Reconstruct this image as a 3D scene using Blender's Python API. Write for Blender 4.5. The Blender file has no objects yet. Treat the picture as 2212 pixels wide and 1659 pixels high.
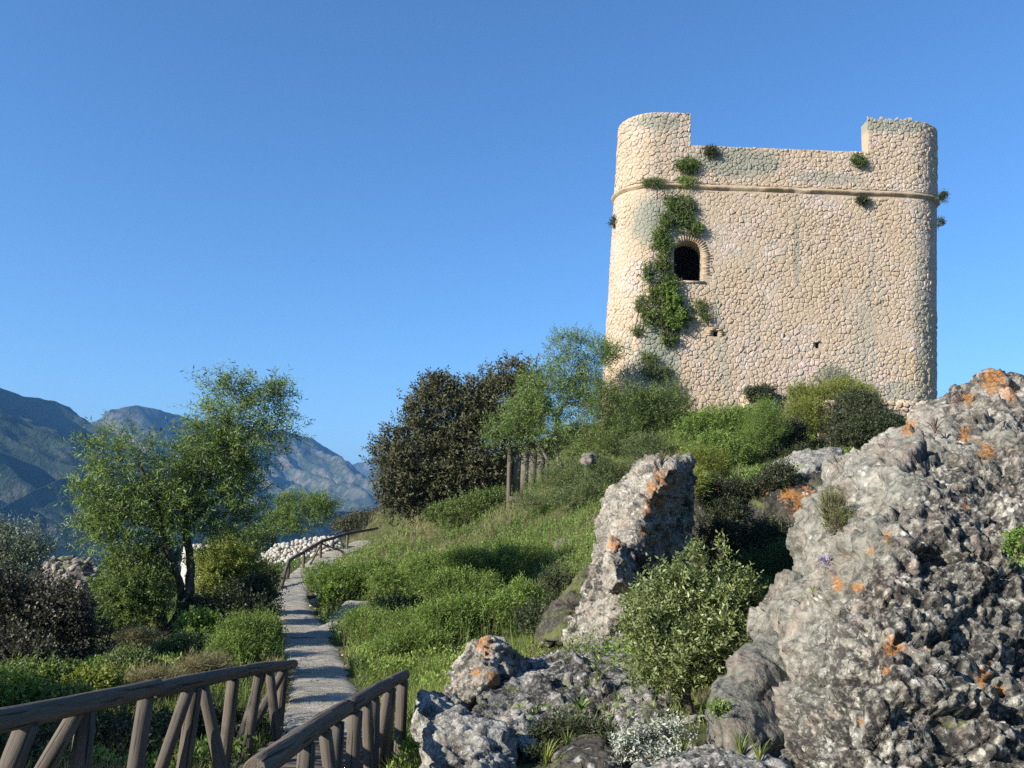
import bpy, bmesh, math, random
import numpy as np
from mathutils import Vector, Matrix
from mathutils.geometry import delaunay_2d_cdt

rng = np.random.default_rng(7)
random.seed(7)
scene = bpy.context.scene
col = scene.collection
R = math.radians

# ------------------------------------------------------------------ camera
EYE = 1.6
PITCH, ROLL, FOC = R(9.0), R(2.2), 1916.0      # focal length in units of a 2212 px wide picture
_f = np.array([0, math.cos(PITCH), math.sin(PITCH)])
_u0 = np.array([0, -math.sin(PITCH), math.cos(PITCH)])
_r0 = np.array([1.0, 0, 0])
_rt = math.cos(ROLL) * _r0 + math.sin(ROLL) * _u0
_up = math.cos(ROLL) * _u0 - math.sin(ROLL) * _r0
CAM = np.array([0, 0, EYE])
cam_d = bpy.data.cameras.new('camera')
cam = bpy.data.objects.new('camera', cam_d)
col.objects.link(cam)
cam.matrix_world = Matrix(((_rt[0], _up[0], -_f[0], 0), (_rt[1], _up[1], -_f[1], 0), (_rt[2], _up[2], -_f[2], EYE), (0, 0, 0, 1)))
cam_d.sensor_width = 36
cam_d.lens = 36 * FOC / 2212
cam_d.clip_start = 0.05
cam_d.clip_end = 60000
scene.camera = cam

# ------------------------------------------------------------------ sky, sun, exposure
SUN = np.array([-0.80, -0.48, 0.41]); SUN = SUN / np.linalg.norm(SUN)
elev = math.asin(SUN[2])
world = bpy.data.worlds.new('World'); scene.world = world; world.use_nodes = True
wn = world.node_tree.nodes; wl = world.node_tree.links
wn.clear()
sky = wn.new('ShaderNodeTexSky'); sky.sky_type = 'NISHITA'; sky.sun_disc = False
sky.sun_elevation = elev
sky.sun_rotation = math.atan2(SUN[0], SUN[1])
sky.altitude = 300; sky.air_density = 1.0; sky.dust_density = 0.3; sky.ozone_density = 6.0
bg = wn.new('ShaderNodeBackground'); bg.inputs['Strength'].default_value = 0.095
wo = wn.new('ShaderNodeOutputWorld')
hs_ = wn.new('ShaderNodeHueSaturation'); hs_.inputs['Saturation'].default_value = 1.07
wl.new(sky.outputs[0], hs_.inputs['Color']); wl.new(hs_.outputs[0], bg.inputs[0]); wl.new(bg.outputs[0], wo.inputs[0])
sl = bpy.data.lights.new('sun', 'SUN'); sl.energy = 5.0; sl.angle = R(0.5); sl.color = (1.0, 0.93, 0.83)
so = bpy.data.objects.new('sun', sl); col.objects.link(so)
so.rotation_euler = Vector(SUN).to_track_quat('Z', 'Y').to_euler()
vs = scene.view_settings
vs.view_transform = 'Standard'; vs.look = 'None'; vs.exposure = 1.2; vs.gamma = 1; vs.use_curve_mapping = False
scene.cycles.max_bounces = 6
scene.cycles.diffuse_bounces = 3
scene.cycles.transmission_bounces = 3
scene.cycles.transparent_max_bounces = 4
scene.cycles.volume_bounces = 1
scene.cycles.use_denoising = False

# ------------------------------------------------------------------ helpers: geometry
def U(vx, vy, Y):
    """the point at depth Y seen at (vx, vy)"""
    d = _f + (vx - 1106) / FOC * _rt - (vy - 829.5) / FOC * _up
    return CAM + d * (Y / d[1])
def UA(vx, vy, Y):
    d = _f[None] + ((vx - 1106) / FOC)[:, None] * _rt - ((vy - 829.5) / FOC)[:, None] * _up
    return CAM + d * (Y / d[:, 1])[:, None]
def proj(P):
    q = P - CAM
    z = np.maximum(q @ _f, 1e-3)
    return 1106 + FOC * (q @ _rt) / z, 829.5 - FOC * (q @ _up) / z

def _hash(ix, iy, iz, s):
    h = (ix * 374761393 + iy * 668265263 + iz * 2147483647 + s * 974711) & 0xffffffff
    h = ((h ^ (h >> 13)) * 1274126177) & 0xffffffff
    h = ((h ^ (h >> 15)) * 2246822519) & 0xffffffff
    return ((h ^ (h >> 16)) & 0xffffff) / float(0xffffff)
def vnoise(P, s=0):
    """smooth value noise, -1..1"""
    i = np.floor(P).astype(np.int64); f = P - i
    f = f * f * f * (f * (f * 6 - 15) + 10)
    x, y, z = i[:, 0], i[:, 1], i[:, 2]
    fx, fy, fz = f[:, 0], f[:, 1], f[:, 2]
    r = 0
    for dx in (0, 1):
        for dy in (0, 1):
            for dz in (0, 1):
                w = (fx if dx else 1 - fx) * (fy if dy else 1 - fy) * (fz if dz else 1 - fz)
                r = r + w * _hash(x + dx, y + dy, z + dz, s)
    return r * 2 - 1
def fbm(P, octv=4, s=0, gain=0.5):
    a, t, r = 1.0, 0.0, 0
    P = np.array(P, float)
    for k in range(octv):
        r = r + a * vnoise(P, s + k * 17); t += a; a *= gain
        P = P * 2.03 + 11.7
    return r / t
def ridged(P, octv=4, s=0):
    a, t, r = 1.0, 0.0, 0
    P = np.array(P, float)
    for k in range(octv):
        r = r + a * (1 - 2 * np.abs(vnoise(P, s + k * 13))); t += a; a *= 0.5
        P = P * 2.07 + 5.3
    return r / t
def worley(P, s=0):
    """distance to the nearest and the second nearest feature point"""
    i = np.floor(P).astype(np.int64)
    d1 = np.full(len(P), 9.0); d2 = np.full(len(P), 9.0); cid = np.zeros(len(P))
    for dx in (-1, 0, 1):
        for dy in (-1, 0, 1):
            for dz in (-1, 0, 1):
                c = i + np.array([dx, dy, dz])
                h = [_hash(c[:, 0], c[:, 1], c[:, 2], s + k) for k in range(3)]
                q = c + np.stack(h, 1)
                d = np.sqrt(((P - q) ** 2).sum(1))
                m = d < d1
                d2 = np.where(m, d1, np.minimum(d2, d)); d1 = np.where(m, d, d1); cid = np.where(m, h[0], cid)
    return d1, d2, cid
def facets(P, s=0):
    """broken planes: every cell tilts its own way; also the distance to the nearest break"""
    i = np.floor(P).astype(np.int64); n = len(P)
    d1 = np.full(n, 9.0); d2 = np.full(n, 9.0); val = np.zeros(n)
    for dx in (-1, 0, 1):
        for dy in (-1, 0, 1):
            for dz in (-1, 0, 1):
                c = i + np.array([dx, dy, dz]); H = [_hash(c[:, 0], c[:, 1], c[:, 2], s + k) for k in range(6)]
                v = P - (c + np.stack(H[:3], 1)); d = np.sqrt((v ** 2).sum(1)); m = d < d1
                tv = (v * (np.stack(H[3:], 1) - 0.5)).sum(1) * 2.2 + (H[3] - 0.5) * 0.5
                d2 = np.where(m, d1, np.minimum(d2, d)); val = np.where(m, tv, val); d1 = np.where(m, d, d1)
    return val, d2 - d1
def P3(x, y, z=None):
    return np.stack([x, y, np.zeros_like(x) if z is None else z], 1)

def mesh_np(name, V, F, mat=None, attrs=None, smooth=False):
    """a mesh from numpy vertices and faces (all of one size)"""
    me = bpy.data.meshes.new(name)
    V = np.asarray(V, np.float32); F = np.asarray(F, np.int32)
    n = F.shape[1]
    me.vertices.add(len(V)); me.vertices.foreach_set('co', V.ravel())
    me.loops.add(F.size); me.loops.foreach_set('vertex_index', F.ravel())
    me.polygons.add(len(F))
    me.polygons.foreach_set('loop_start', np.arange(0, F.size, n, dtype=np.int32))
    try: me.polygons.foreach_set('loop_total', np.full(len(F), n, np.int32))
    except Exception: pass
    if smooth: me.polygons.foreach_set('use_smooth', np.ones(len(F), bool))
    if attrs:
        for k, a in attrs.items():
            at = me.attributes.new(k, 'FLOAT', 'POINT'); at.data.foreach_set('value', np.asarray(a, np.float32))
    me.update(calc_edges=True)
    if mat: me.materials.append(mat)
    return me
def link(name, me, parent=None):
    o = bpy.data.objects.new(name, me); col.objects.link(o)
    if parent is not None: o.parent = parent
    return o
def tag(o, label=None, cat=None, group=None, kind=None):
    if label: o['label'] = label
    if cat: o['category'] = cat
    if group: o['group'] = group
    if kind: o['kind'] = kind
    return o
def empty(name, loc, label, cat, group=None):
    o = bpy.data.objects.new(name, None); col.objects.link(o); o.location = tuple(loc)
    return tag(o, label, cat, group)
def local(V, parent):
    return V if parent is None else np.asarray(V) - np.array(parent.location)[None]
class Bag:
    """collects faces of mixed origin that become one mesh"""
    def __init__(s): s.V, s.F, s.A, s.n = [], [], [], 0
    def add(s, V, F, a=0.5):
        V = np.asarray(V); F = np.asarray(F)
        s.V.append(V); s.F.append(F + s.n); s.n += len(V)
        s.A.append(np.full(len(V), a) if np.isscalar(a) else a)
    def build(s, name, mat, parent=None, smooth=False):
        me = mesh_np(name, local(np.concatenate(s.V), parent), np.concatenate(s.F), mat, {'rnd': np.concatenate(s.A)}, smooth)
        return link(name, me, parent)

def unit(v): return v / np.maximum(np.linalg.norm(v, axis=-1, keepdims=True), 1e-9)
def leaves(p, d, L, W, mid=0.45, curl=0.0, side=None):
    """folded leaf blades (quads): base p, direction d"""
    n = len(p); d = unit(d)
    if side is None: side = rng.normal(size=(n, 3))
    s = unit(np.cross(d, side)); nrm = np.cross(s, d)
    L = np.broadcast_to(L, n)[:, None]; W = np.broadcast_to(W, n)[:, None]
    m = p + d * L * mid + nrm * (W * 0.18)
    V = np.stack([p, m + s * W / 2, p + d * L - nrm * L * curl, m - s * W / 2], 1).reshape(-1, 3)
    F = np.arange(4 * n).reshape(-1, 4)
    return V, F
def tube(pts, rad, sides=7, seed=0, rough=0.0):
    pts = np.asarray(pts, float); n = len(pts); rad = np.broadcast_to(rad, n)
    t = unit(np.gradient(pts, axis=0))
    a = np.array([0.3, 0.2, 1.0]) if abs(t[0][2]) < 0.8 else np.array([1.0, 0.2, 0])
    s = unit(np.cross(t, a)); b = np.cross(t, s)
    th = np.arange(sides) / sides * 2 * math.pi
    V = (pts[:, None] + rad[:, None, None] * (np.cos(th)[None, :, None] * s[:, None] + np.sin(th)[None, :, None] * b[:, None]))
    if rough: V = V + (rng.normal(size=(n, sides, 1)) * rough * rad[:, None, None]) * (np.cos(th)[None, :, None] * s[:, None] + np.sin(th)[None, :, None] * b[:, None])
    V = V.reshape(-1, 3)
    i = np.arange(n - 1)[:, None] * sides; j = np.arange(sides)[None]; k = (j + 1) % sides
    F = np.stack([i + j, i + k, i + sides + k, i + sides + j], -1).reshape(-1, 4)
    return V, F
def bend(p0, p1, n=6, amp=0.12):
    t = np.linspace(0, 1, n)[:, None]; d = p1 - p0; L = np.linalg.norm(d)
    o = rng.normal(size=3) * amp * L; o2 = rng.normal(size=3) * amp * L * 0.5
    return p0 + d * t + o * np.sin(t * math.pi) + o2 * np.sin(t * 2 * math.pi)

# ------------------------------------------------------------------ helpers: materials
class NT:
    def __init__(s, name):
        s.m = bpy.data.materials.new(name); s.m.use_nodes = True
        s.n = s.m.node_tree.nodes; s.l = s.m.node_tree.links; s.n.clear()
        s.out = s.n.new('ShaderNodeOutputMaterial')
    def new(s, t, **kw):
        x = s.n.new(t)
        for k, v in kw.items(): setattr(x, k, v)
        return x
    def set(s, sock, v):
        if hasattr(v, 'links') or hasattr(v, 'is_linked'): s.l.new(v, sock)
        else: sock.default_value = v
    def coord(s, kind='Object'):
        return s.new('ShaderNodeTexCoord').outputs[kind]
    def mapped(s, sc, vec=None, loc=(0, 0, 0)):
        m = s.new('ShaderNodeMapping'); s.l.new(vec or s.coord(), m.inputs[0]); m.inputs['Scale'].default_value = sc; m.inputs['Location'].default_value = loc
        return m.outputs[0]
    def noise(s, scale, detail=4, rough=0.55, vec=None, dist=0.0):
        n = s.new('ShaderNodeTexNoise'); n.inputs['Scale'].default_value = scale; n.inputs['Detail'].default_value = detail
        n.inputs['Roughness'].default_value = rough; n.inputs['Distortion'].default_value = dist
        s.l.new(vec or s.coord(), n.inputs['Vector']); return n.outputs['Fac']
    def voro(s, scale, vec=None, feature='F1', out='Distance'):
        n = s.new('ShaderNodeTexVoronoi', feature=feature); n.inputs['Scale'].default_value = scale
        s.l.new(vec or s.coord(), n.inputs['Vector']); return n.outputs[out]
    def ramp(s, fac, stops, interp='LINEAR'):
        r = s.new('ShaderNodeValToRGB'); r.color_ramp.interpolation = interp; e = r.color_ramp.elements
        while len(e) < len(stops): e.new(0.5)
        for el, (p, c) in zip(e, stops):
            el.position = p; el.color = (c, c, c, 1) if np.isscalar(c) else (*c, 1)
        s.l.new(fac, r.inputs[0]); return r.outputs[0]
    def mix(s, fac, a, b, mode='MIX'):
        m = s.new('ShaderNodeMix', data_type='RGBA', blend_type=mode)
        s.set(m.inputs[0], fac)
        for sock, v in ((m.inputs[6], a), (m.inputs[7], b)):
            s.set(sock, (*v, 1) if isinstance(v, tuple) and len(v) == 3 else v)
        return m.outputs[2]
    def math(s, op, a, b=0.0, clamp=False):
        m = s.new('ShaderNodeMath', operation=op, use_clamp=clamp); s.set(m.inputs[0], a); s.set(m.inputs[1], b); return m.outputs[0]
    def attr(s, name='rnd'):
        return s.new('ShaderNodeAttribute', attribute_name=name).outputs['Fac']
    def up(s):
        g = s.new('ShaderNodeNewGeometry'); x = s.new('ShaderNodeSeparateXYZ'); s.l.new(g.outputs['Normal'], x.inputs[0]); return x.outputs['Z']
    def bump(s, h, strength=0.5, dist=0.02, prev=None):
        b = s.new('ShaderNodeBump'); b.inputs['Strength'].default_value = strength; b.inputs['Distance'].default_value = dist
        s.l.new(h, b.inputs['Height'])
        if prev: s.l.new(prev, b.inputs['Normal'])
        return b.outputs[0]
    def bsdf(s, colr, rough=0.9, normal=None, spec=0.25):
        b = s.new('ShaderNodeBsdfPrincipled')
        s.set(b.inputs['Base Color'], (*colr, 1) if isinstance(colr, tuple) else colr)
        s.set(b.inputs['Roughness'], rough); b.inputs['Specular IOR Level'].default_value = spec
        if normal: s.l.new(normal, b.inputs['Normal'])
        s.l.new(b.outputs[0], s.out.inputs['Surface']); return b

def leaf_mat(name, c0, c1, c2, trans=0.35, rough=0.55, spec=0.3):
    t = NT(name); a = t.attr()
    n = t.noise(1.1, 2)
    f = t.math('ADD', t.math('MULTIPLY', a, 0.7), t.math('MULTIPLY', n, 0.45), True)
    c = t.ramp(f, [(0.12, c0), (0.5, c1), (0.92, c2), (1.0, (c2[0] * 1.0, c2[0] * 0.72, c2[2] * 0.9))])
    b = t.bsdf(c, rough, spec=spec)
    tr = t.new('ShaderNodeBsdfTranslucent')
    hs = t.mix(1.0, c, (1.25, 1.25, 0.6), 'MULTIPLY'); t.l.new(hs, tr.inputs[0])
    mx = t.new('ShaderNodeMixShader'); mx.inputs[0].default_value = trans
    t.l.new(b.outputs[0], mx.inputs[1]); t.l.new(tr.outputs[0], mx.inputs[2]); t.l.new(mx.outputs[0], t.out.inputs['Surface'])
    return t.m
M = {}
M['almond'] = leaf_mat('almond_leaf', (0.045, 0.085, 0.026), (0.115, 0.185, 0.045), (0.25, 0.33, 0.11))
M['carob'] = leaf_mat('carob_leaf', (0.034, 0.038, 0.02), (0.068, 0.07, 0.035), (0.12, 0.115, 0.055), 0.12, 0.55, 0.2)
M['grey_green'] = leaf_mat('grey_green_leaf', (0.05, 0.07, 0.03), (0.11, 0.15, 0.055), (0.2, 0.25, 0.11))
M['olive'] = leaf_mat('shrub_leaf', (0.07, 0.095, 0.03), (0.16, 0.205, 0.065), (0.34, 0.37, 0.17), 0.3, 0.4, 0.4)
M['lush'] = leaf_mat('lush_leaf', (0.045, 0.085, 0.02), (0.12, 0.20, 0.038), (0.28, 0.36, 0.09))
M['mid'] = leaf_mat('mid_leaf', (0.035, 0.06, 0.018), (0.09, 0.14, 0.035), (0.20, 0.25, 0.075))
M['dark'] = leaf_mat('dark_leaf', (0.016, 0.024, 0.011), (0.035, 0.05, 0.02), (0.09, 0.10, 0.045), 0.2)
M['bramble'] = leaf_mat('bramble_leaf', (0.022, 0.022, 0.018), (0.045, 0.043, 0.032), (0.13, 0.12, 0.07), 0.15)
M['silver'] = leaf_mat('silver_leaf', (0.16, 0.18, 0.14), (0.3, 0.32, 0.26), (0.45, 0.46, 0.38), 0.15, 0.8, 0.1)
M['silvergreen'] = leaf_mat('silvery_olive_leaf', (0.07, 0.10, 0.07), (0.15, 0.19, 0.13), (0.27, 0.31, 0.22), 0.2)
M['yellowgreen'] = leaf_mat('yellow_green_leaf', (0.07, 0.11, 0.02), (0.15, 0.19, 0.03), (0.3, 0.3, 0.07))
M['grass'] = leaf_mat('green_grass', (0.045, 0.075, 0.018), (0.12, 0.17, 0.038), (0.27, 0.30, 0.09))
M['dry'] = leaf_mat('dry_grass', (0.08, 0.07, 0.04), (0.17, 0.15, 0.08), (0.34, 0.30, 0.16))
M['red'] = leaf_mat('reddish_plant', (0.10, 0.04, 0.03), (0.2, 0.10, 0.07), (0.34, 0.22, 0.16))
M['flower'] = leaf_mat('purple_petal', (0.15, 0.1, 0.4), (0.2, 0.15, 0.5), (0.3, 0.25, 0.6))

def bark_mat(name, c0, c1):
    t = NT(name); n = t.noise(9, 6, 0.7, t.mapped((1, 1, 0.35)))
    c = t.ramp(n, [(0.3, c0), (0.7, c1)])
    t.bsdf(c, 0.95, t.bump(n, 1.0, 0.03), 0.1); return t.m
M['bark'] = bark_mat('almond_bark', (0.03, 0.024, 0.018), (0.13, 0.105, 0.08))
M['palebark'] = bark_mat('pale_bark', (0.08, 0.07, 0.055), (0.25, 0.22, 0.18))

def wood_mat():
    t = NT('weathered_round_timber')
    v = t.mapped((14, 14, 0.8)); g = t.noise(2.2, 7, 0.65, v, 0.6)
    big = t.noise(1.3, 3); info = t.new('ShaderNodeObjectInfo').outputs['Random']
    c = t.ramp(g, [(0.25, (0.042, 0.037, 0.030)), (0.5, (0.10, 0.088, 0.072)), (0.75, (0.18, 0.16, 0.13))])
    c = t.mix(t.math('MULTIPLY', big, 0.5), c, (0.15, 0.11, 0.07))
    c = t.mix(t.math('MULTIPLY', info, 0.45), c, (0.07, 0.065, 0.06))
    kn = t.voro(1.4, t.mapped((3, 3, 1.2))); k = t.ramp(kn, [(0.03, 1.0), (0.09, 0.0)])
    c = t.mix(t.math('MULTIPLY', k, 0.8), c, (0.05, 0.035, 0.025))
    ck = t.ramp(t.noise(4.0, 4, 0.55, t.mapped((12, 12, 0.30))), [(0.61, 0.0), (0.64, 1.0)])
    c = t.mix(t.math('MULTIPLY', ck, 0.8), c, (0.015, 0.012, 0.01))
    t.bsdf(c, 0.85, t.bump(t.math('SUBTRACT', g, ck), 0.9, 0.010), 0.15); return t.m
M['wood'] = wood_mat()

def rock_mat(name, base=(0.30, 0.29, 0.25), pale=(0.52, 0.50, 0.46), darkc=(0.020, 0.019, 0.018), dark=0.5, orange=0.62, pink=0.45, moss=0.62, sc=1.0, white=0.68, ochre=(0.27, 0.095, 0.014), oramount=0.72):
    t = NT(name)
    # base limestone
    n1 = t.noise(1.4 * sc, 6, 0.6); n2 = t.noise(7 * sc, 6, 0.7, dist=0.4); n3 = t.noise(28 * sc, 5, 0.65)
    c = t.ramp(n1, [(0.3, base), (0.55, tuple(0.5 * a + 0.5 * b for a, b in zip(base, pale))), (0.72, pale)])
    c = t.mix(t.ramp(n2, [(0.38, 0.85), (0.55, 0.0)]), c, tuple(x * 0.4 for x in base))
    ruf = t.attr('ruf')
    c = t.mix(t.math('MULTIPLY', t.ramp(n3, [(0.53, 0.0), (0.60, 0.75)]), ruf), c, tuple(min(x * 1.3, 0.6) for x in pale))
    c = t.mix(t.math('MULTIPLY', t.ramp(t.noise(17 * sc, 5, 0.75, t.mapped((1, 1, 1), loc=(2, 8, 3))), [(0.38, 0.9), (0.47, 0.0)]), ruf), c, darkc)
    pk = t.ramp(t.noise(3.1 * sc, 5, 0.7, t.mapped((1, 1, 1), loc=(3, 7, 1))), [(0.5, 0.0), (0.62, pink)])
    c = t.mix(pk, c, (0.33, 0.235, 0.185))
    # blackish crust lichen in clumps, plus shade painted into cracks and pits
    dn = t.math('ADD', t.math('MULTIPLY', t.noise(1.0 * sc, 4, 0.6, t.mapped((1, 1, 1), loc=(9, 2, 5))), 0.6), t.math('MULTIPLY', n2, 0.4))
    dk = t.ramp(dn, [(dark, 0.0), (dark + 0.07, 1.0)])
    rn = t.attr('crust_shade')
    dk = t.math('MULTIPLY', dk, t.ramp(n3, [(0.3, 1.0), (0.62, 0.35)]))
    dk = t.math('MAXIMUM', dk, t.math('MULTIPLY', rn, t.ramp(n3, [(0.45, 1.0), (0.62, 0.6)])))
    c = t.mix(dk, c, darkc)
    # chalky rosettes
    vw = t.voro(16 * sc, t.mapped((1, 1, 1), loc=(1, 5, 2))); vm = t.ramp(t.noise(4 * sc, 3, 0.5, t.mapped((1, 1, 1), loc=(4, 4, 8))), [(0.58, 0.0), (0.66, 1.0)])
    wv = t.math('MULTIPLY', t.ramp(vw, [(0.28, 1.0), (0.42, 0.0)]), vm)
    c = t.mix(t.math('MULTIPLY', wv, white), c, (0.50, 0.49, 0.44))
    # orange lichen
    on = t.noise(2.3 * sc, 6, 0.75, t.mapped((1, 1, 1), loc=(13, 1, 4)))
    on2 = t.math('ADD', t.math('MULTIPLY', t.math('SUBTRACT', t.noise(9.0 * sc, 7, 0.8), 0.5), 3.4), t.attr('ora'))
    oo = t.math('MAXIMUM', t.ramp(on, [(orange + 0.05, 0.0), (orange + 0.08, 1.0)]), t.ramp(on2, [(0.56, 0.0), (0.68, 1.0)]))
    oo = t.math('MULTIPLY', oo, t.ramp(n3, [(0.35, 0.4), (0.5, 1.0)]))
    oc = t.mix(t.ramp(n3, [(0.4, 0.0), (0.65, 0.8)]), ochre, (0.36, 0.20, 0.07))
    c = t.mix(t.math('MULTIPLY', oo, oramount), c, oc)
    # moss and green dust
    mo = t.ramp(t.noise(1.9 * sc, 5, 0.7, t.mapped((1, 1, 1), loc=(5, 15, 6))), [(moss, 0.0), (moss + 0.06, 0.8)])
    c = t.mix(mo, c, (0.10, 0.115, 0.035))
    h = t.math('ADD', t.math('MULTIPLY', n2, 0.7), t.math('MULTIPLY', n3, 0.35))
    b = t.bump(h, 0.9, 0.05 / sc)
    b = t.bump(t.voro(34 * sc), 0.5, 0.012 / sc, b)
    t.bsdf(c, 0.92, b, 0.15); return t.m
M['boulder'] = rock_mat('lichened_limestone', (0.155, 0.152, 0.12), (0.33, 0.315, 0.265), dark=0.55, orange=0.68, pink=0.35, moss=0.66)
M['slab'] = rock_mat('grey_weathered_limestone', (0.17, 0.165, 0.135), (0.42, 0.41, 0.37), dark=0.54, orange=0.70, pink=0.15, moss=0.60, sc=1.1)
M['spire'] = rock_mat('pale_limestone', (0.20, 0.19, 0.15), (0.42, 0.385, 0.325), dark=0.56, orange=0.64, pink=0.35, moss=0.66, sc=0.9)
M['ledge'] = rock_mat('shaded_ochre_ledge', (0.06, 0.055, 0.042), (0.13, 0.12, 0.09), dark=0.44, orange=0.66, pink=0.1, moss=0.52, sc=0.7)  # shade of the gully and flank put into a darker base colour
M['smooth'] = rock_mat('smooth_grey_limestone', (0.115, 0.115, 0.09), (0.17, 0.168, 0.14), dark=0.66, orange=0.72, pink=0.3, moss=0.7, sc=0.7, white=0.2)
M['earthrock'] = rock_mat('earthy_rubble', (0.12, 0.105, 0.085), (0.24, 0.22, 0.185), dark=0.50, orange=0.74, pink=0.3, moss=0.56, sc=1.0)

def soil_mat():
    t = NT('soil_and_moss'); n = t.noise(0.35, 5, 0.6); n2 = t.noise(3.5, 6, 0.7); n3 = t.noise(30, 4, 0.7)
    c = t.ramp(n2, [(0.3, (0.05, 0.055, 0.022)), (0.5, (0.11, 0.105, 0.05)), (0.68, (0.22, 0.18, 0.11))])
    g = t.ramp(n, [(0.42, 0.0), (0.6, 0.75)]); c = t.mix(g, c, (0.055, 0.08, 0.022))
    c = t.mix(t.ramp(n3, [(0.62, 0.0), (0.75, 0.6)]), c, (0.34, 0.31, 0.25))
    t.bsdf(c, 1.0, t.bump(t.math('ADD', n2, n3), 0.9, 0.06), 0.05); return t.m
M['soil'] = soil_mat()
def path_mat():
    t = NT('pebbled_path'); v = t.mapped((1, 3.2, 1)); n = t.noise(2.6, 6, 0.7, v, 0.5); n3 = t.noise(36, 5, 0.7); vo = t.voro(22)
    c = t.ramp(n, [(0.3, (0.18, 0.165, 0.13)), (0.5, (0.32, 0.295, 0.24)), (0.7, (0.42, 0.39, 0.325))])
    c = t.mix(t.ramp(n3, [(0.36, 0.6), (0.48, 0.0)]), c, (0.15, 0.135, 0.11))
    h = t.math('ADD', t.math('MULTIPLY', n, 1.3), t.math('MULTIPLY', n3, 0.6))
    b = t.bump(h, 0.9, 0.035); b = t.bump(vo, 0.35, 0.01, b)
    t.bsdf(c, 0.95, b, 0.15); return t.m
M['path'] = path_mat()

_t = NT('grey_board'); _n = _t.noise(3, 4, 0.6, _t.mapped((1, 6, 1)))
_t.bsdf(_t.ramp(_n, [(0.3, (0.10, 0.088, 0.065)), (0.7, (0.16, 0.142, 0.108))]), 0.9); M['panel'] = _t.m

# ------------------------------------------------------------------ terrain
PATHC = [(705, 1659, 8.4, 1.05), (697, 1583, 10.5, 1.05), (697, 1500, 13.5, 1.0), (681, 1430, 17.5, 1.1), (650, 1350, 25, 1.15),
         (628, 1290, 32, 1.1), (655, 1243, 37, 1.1), (720, 1200, 42, 1.4), (800, 1168, 48, 1.4)]
pw = [U(a, b, c) for a, b, c, _ in PATHC]
near = [np.array([-1.75, 1.0, -0.12]), np.array([-1.85, 4.0, -0.38])]
ctrl_px = [(a, b, c) for a, b, c, _ in PATHC] + [
    (60, 1500, 12), (200, 1450, 15), (330, 1400, 18), (500, 1500, 12.5), (550, 1420, 17), (450, 1390, 20), (560, 1305, 28), (500, 1265, 33),
    (250, 1372, 20), (100, 1400, 18), (-200, 1420, 17), (400, 1350, 22), (450, 1640, 9.3), (100, 1655, 8.6), (300, 1590, 10), (-200, 1700, 7.5),
    (0, 1335, 27), (-300, 1350, 27), (560, 1240, 42), (450, 1235, 44), (300, 1262, 38), (650, 1226, 47), (560, 1232, 47), (700, 1200, 50),
    (590, 1430, 17), (585, 1350, 25), (585, 1500, 13.4),
    (735, 1330, 26), (800, 1420, 19), (870, 1500, 14), (950, 1640, 8.5), (800, 1540, 12), (1000, 1450, 16), (1100, 1400, 18), (900, 1290, 27),
    (1100, 1260, 26), (1230, 1330, 20), (1000, 1160, 37), (860, 1185, 38), (800, 1180, 42), (900, 1135, 45), (780, 1150, 56), (840, 1132, 60), (1100, 1105, 38), (1240, 1110, 33),
    (1300, 1000, 36), (1200, 1030, 40), (1330, 900, 38.5), (1500, 905, 37.5), (1700, 925, 37.5), (1950, 905, 37.5), (1560, 960, 34), (1750, 985, 33),
    (1600, 1040, 27), (1800, 1010, 29), (1560, 1150, 21), (1640, 1230, 19), (1560, 1290, 17.5), (1700, 1330, 14), (1560, 1420, 11.5),
    (1420, 1659, 6.6), (1100, 1659, 6.9), (1500, 1520, 9), (1300, 1420, 12), (1200, 1440, 12.5), (1450, 1400, 13), (1250, 1550, 9), (1700, 1659, 6.2), (1330, 1240, 20)]
cp = np.array([U(*c) for c in ctrl_px] + near + [
    np.array(p, float) for p in [(0.2, 0, -0.02), (1.5, 4, -0.15), (4, 6, 0.3), (8, 8, 1.8), (8, 14, 2.5), (14, 20, 4), (-6, 0, -0.4), (-6, 4, -0.9), (-14, 0, -0.8), (0, -10, 0.3),
     (-14, -10, 0), (12, -10, 1.5), (20, 4, 3), (-26, 10, -4), (-24, 26, -5), (-30, 45, -18), (-14, 60, -9), (-45, 20, -22), (-20, 85, -28), (-60, 60, -45), (0, 62, 3.0), (3, 50, 6.8), (12, 50, 8.3), (24, 50, 8), (24, 36, 7.4),
     (32, 28, 7), (32, 50, 4), (12, 70, 1), (30, 80, -14), (0, 90, -18), (50, 50, -10), (50, 15, 0), (60, 90, -40), (-60, -10, -28), (60, -10, -10)]])
def tps(P, Z, lam=0.6):
    n = len(P); D = np.sqrt(((P[:, None] - P[None]) ** 2).sum(-1))
    K = np.where(D > 0, D * D * np.log(np.maximum(D, 1e-9)), 0) + lam * np.eye(n)
    A = np.zeros((n + 3, n + 3)); A[:n, :n] = K; A[:n, n] = 1; A[:n, n + 1:] = P; A[n:, :n] = A[:n, n:].T
    w = np.linalg.solve(A, np.concatenate([Z, np.zeros(3)]))
    def f(Q):
        out = np.empty(len(Q))
        for i in range(0, len(Q), 20000):
            q = Q[i:i + 20000]; d = np.sqrt(((q[:, None] - P[None]) ** 2).sum(-1))
            out[i:i + 20000] = np.where(d > 0, d * d * np.log(np.maximum(d, 1e-9)), 0) @ w[:n] + w[n] + q @ w[n + 1:]
        return out
    return f
_tps = tps(cp[:, :2], cp[:, 2])
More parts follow.
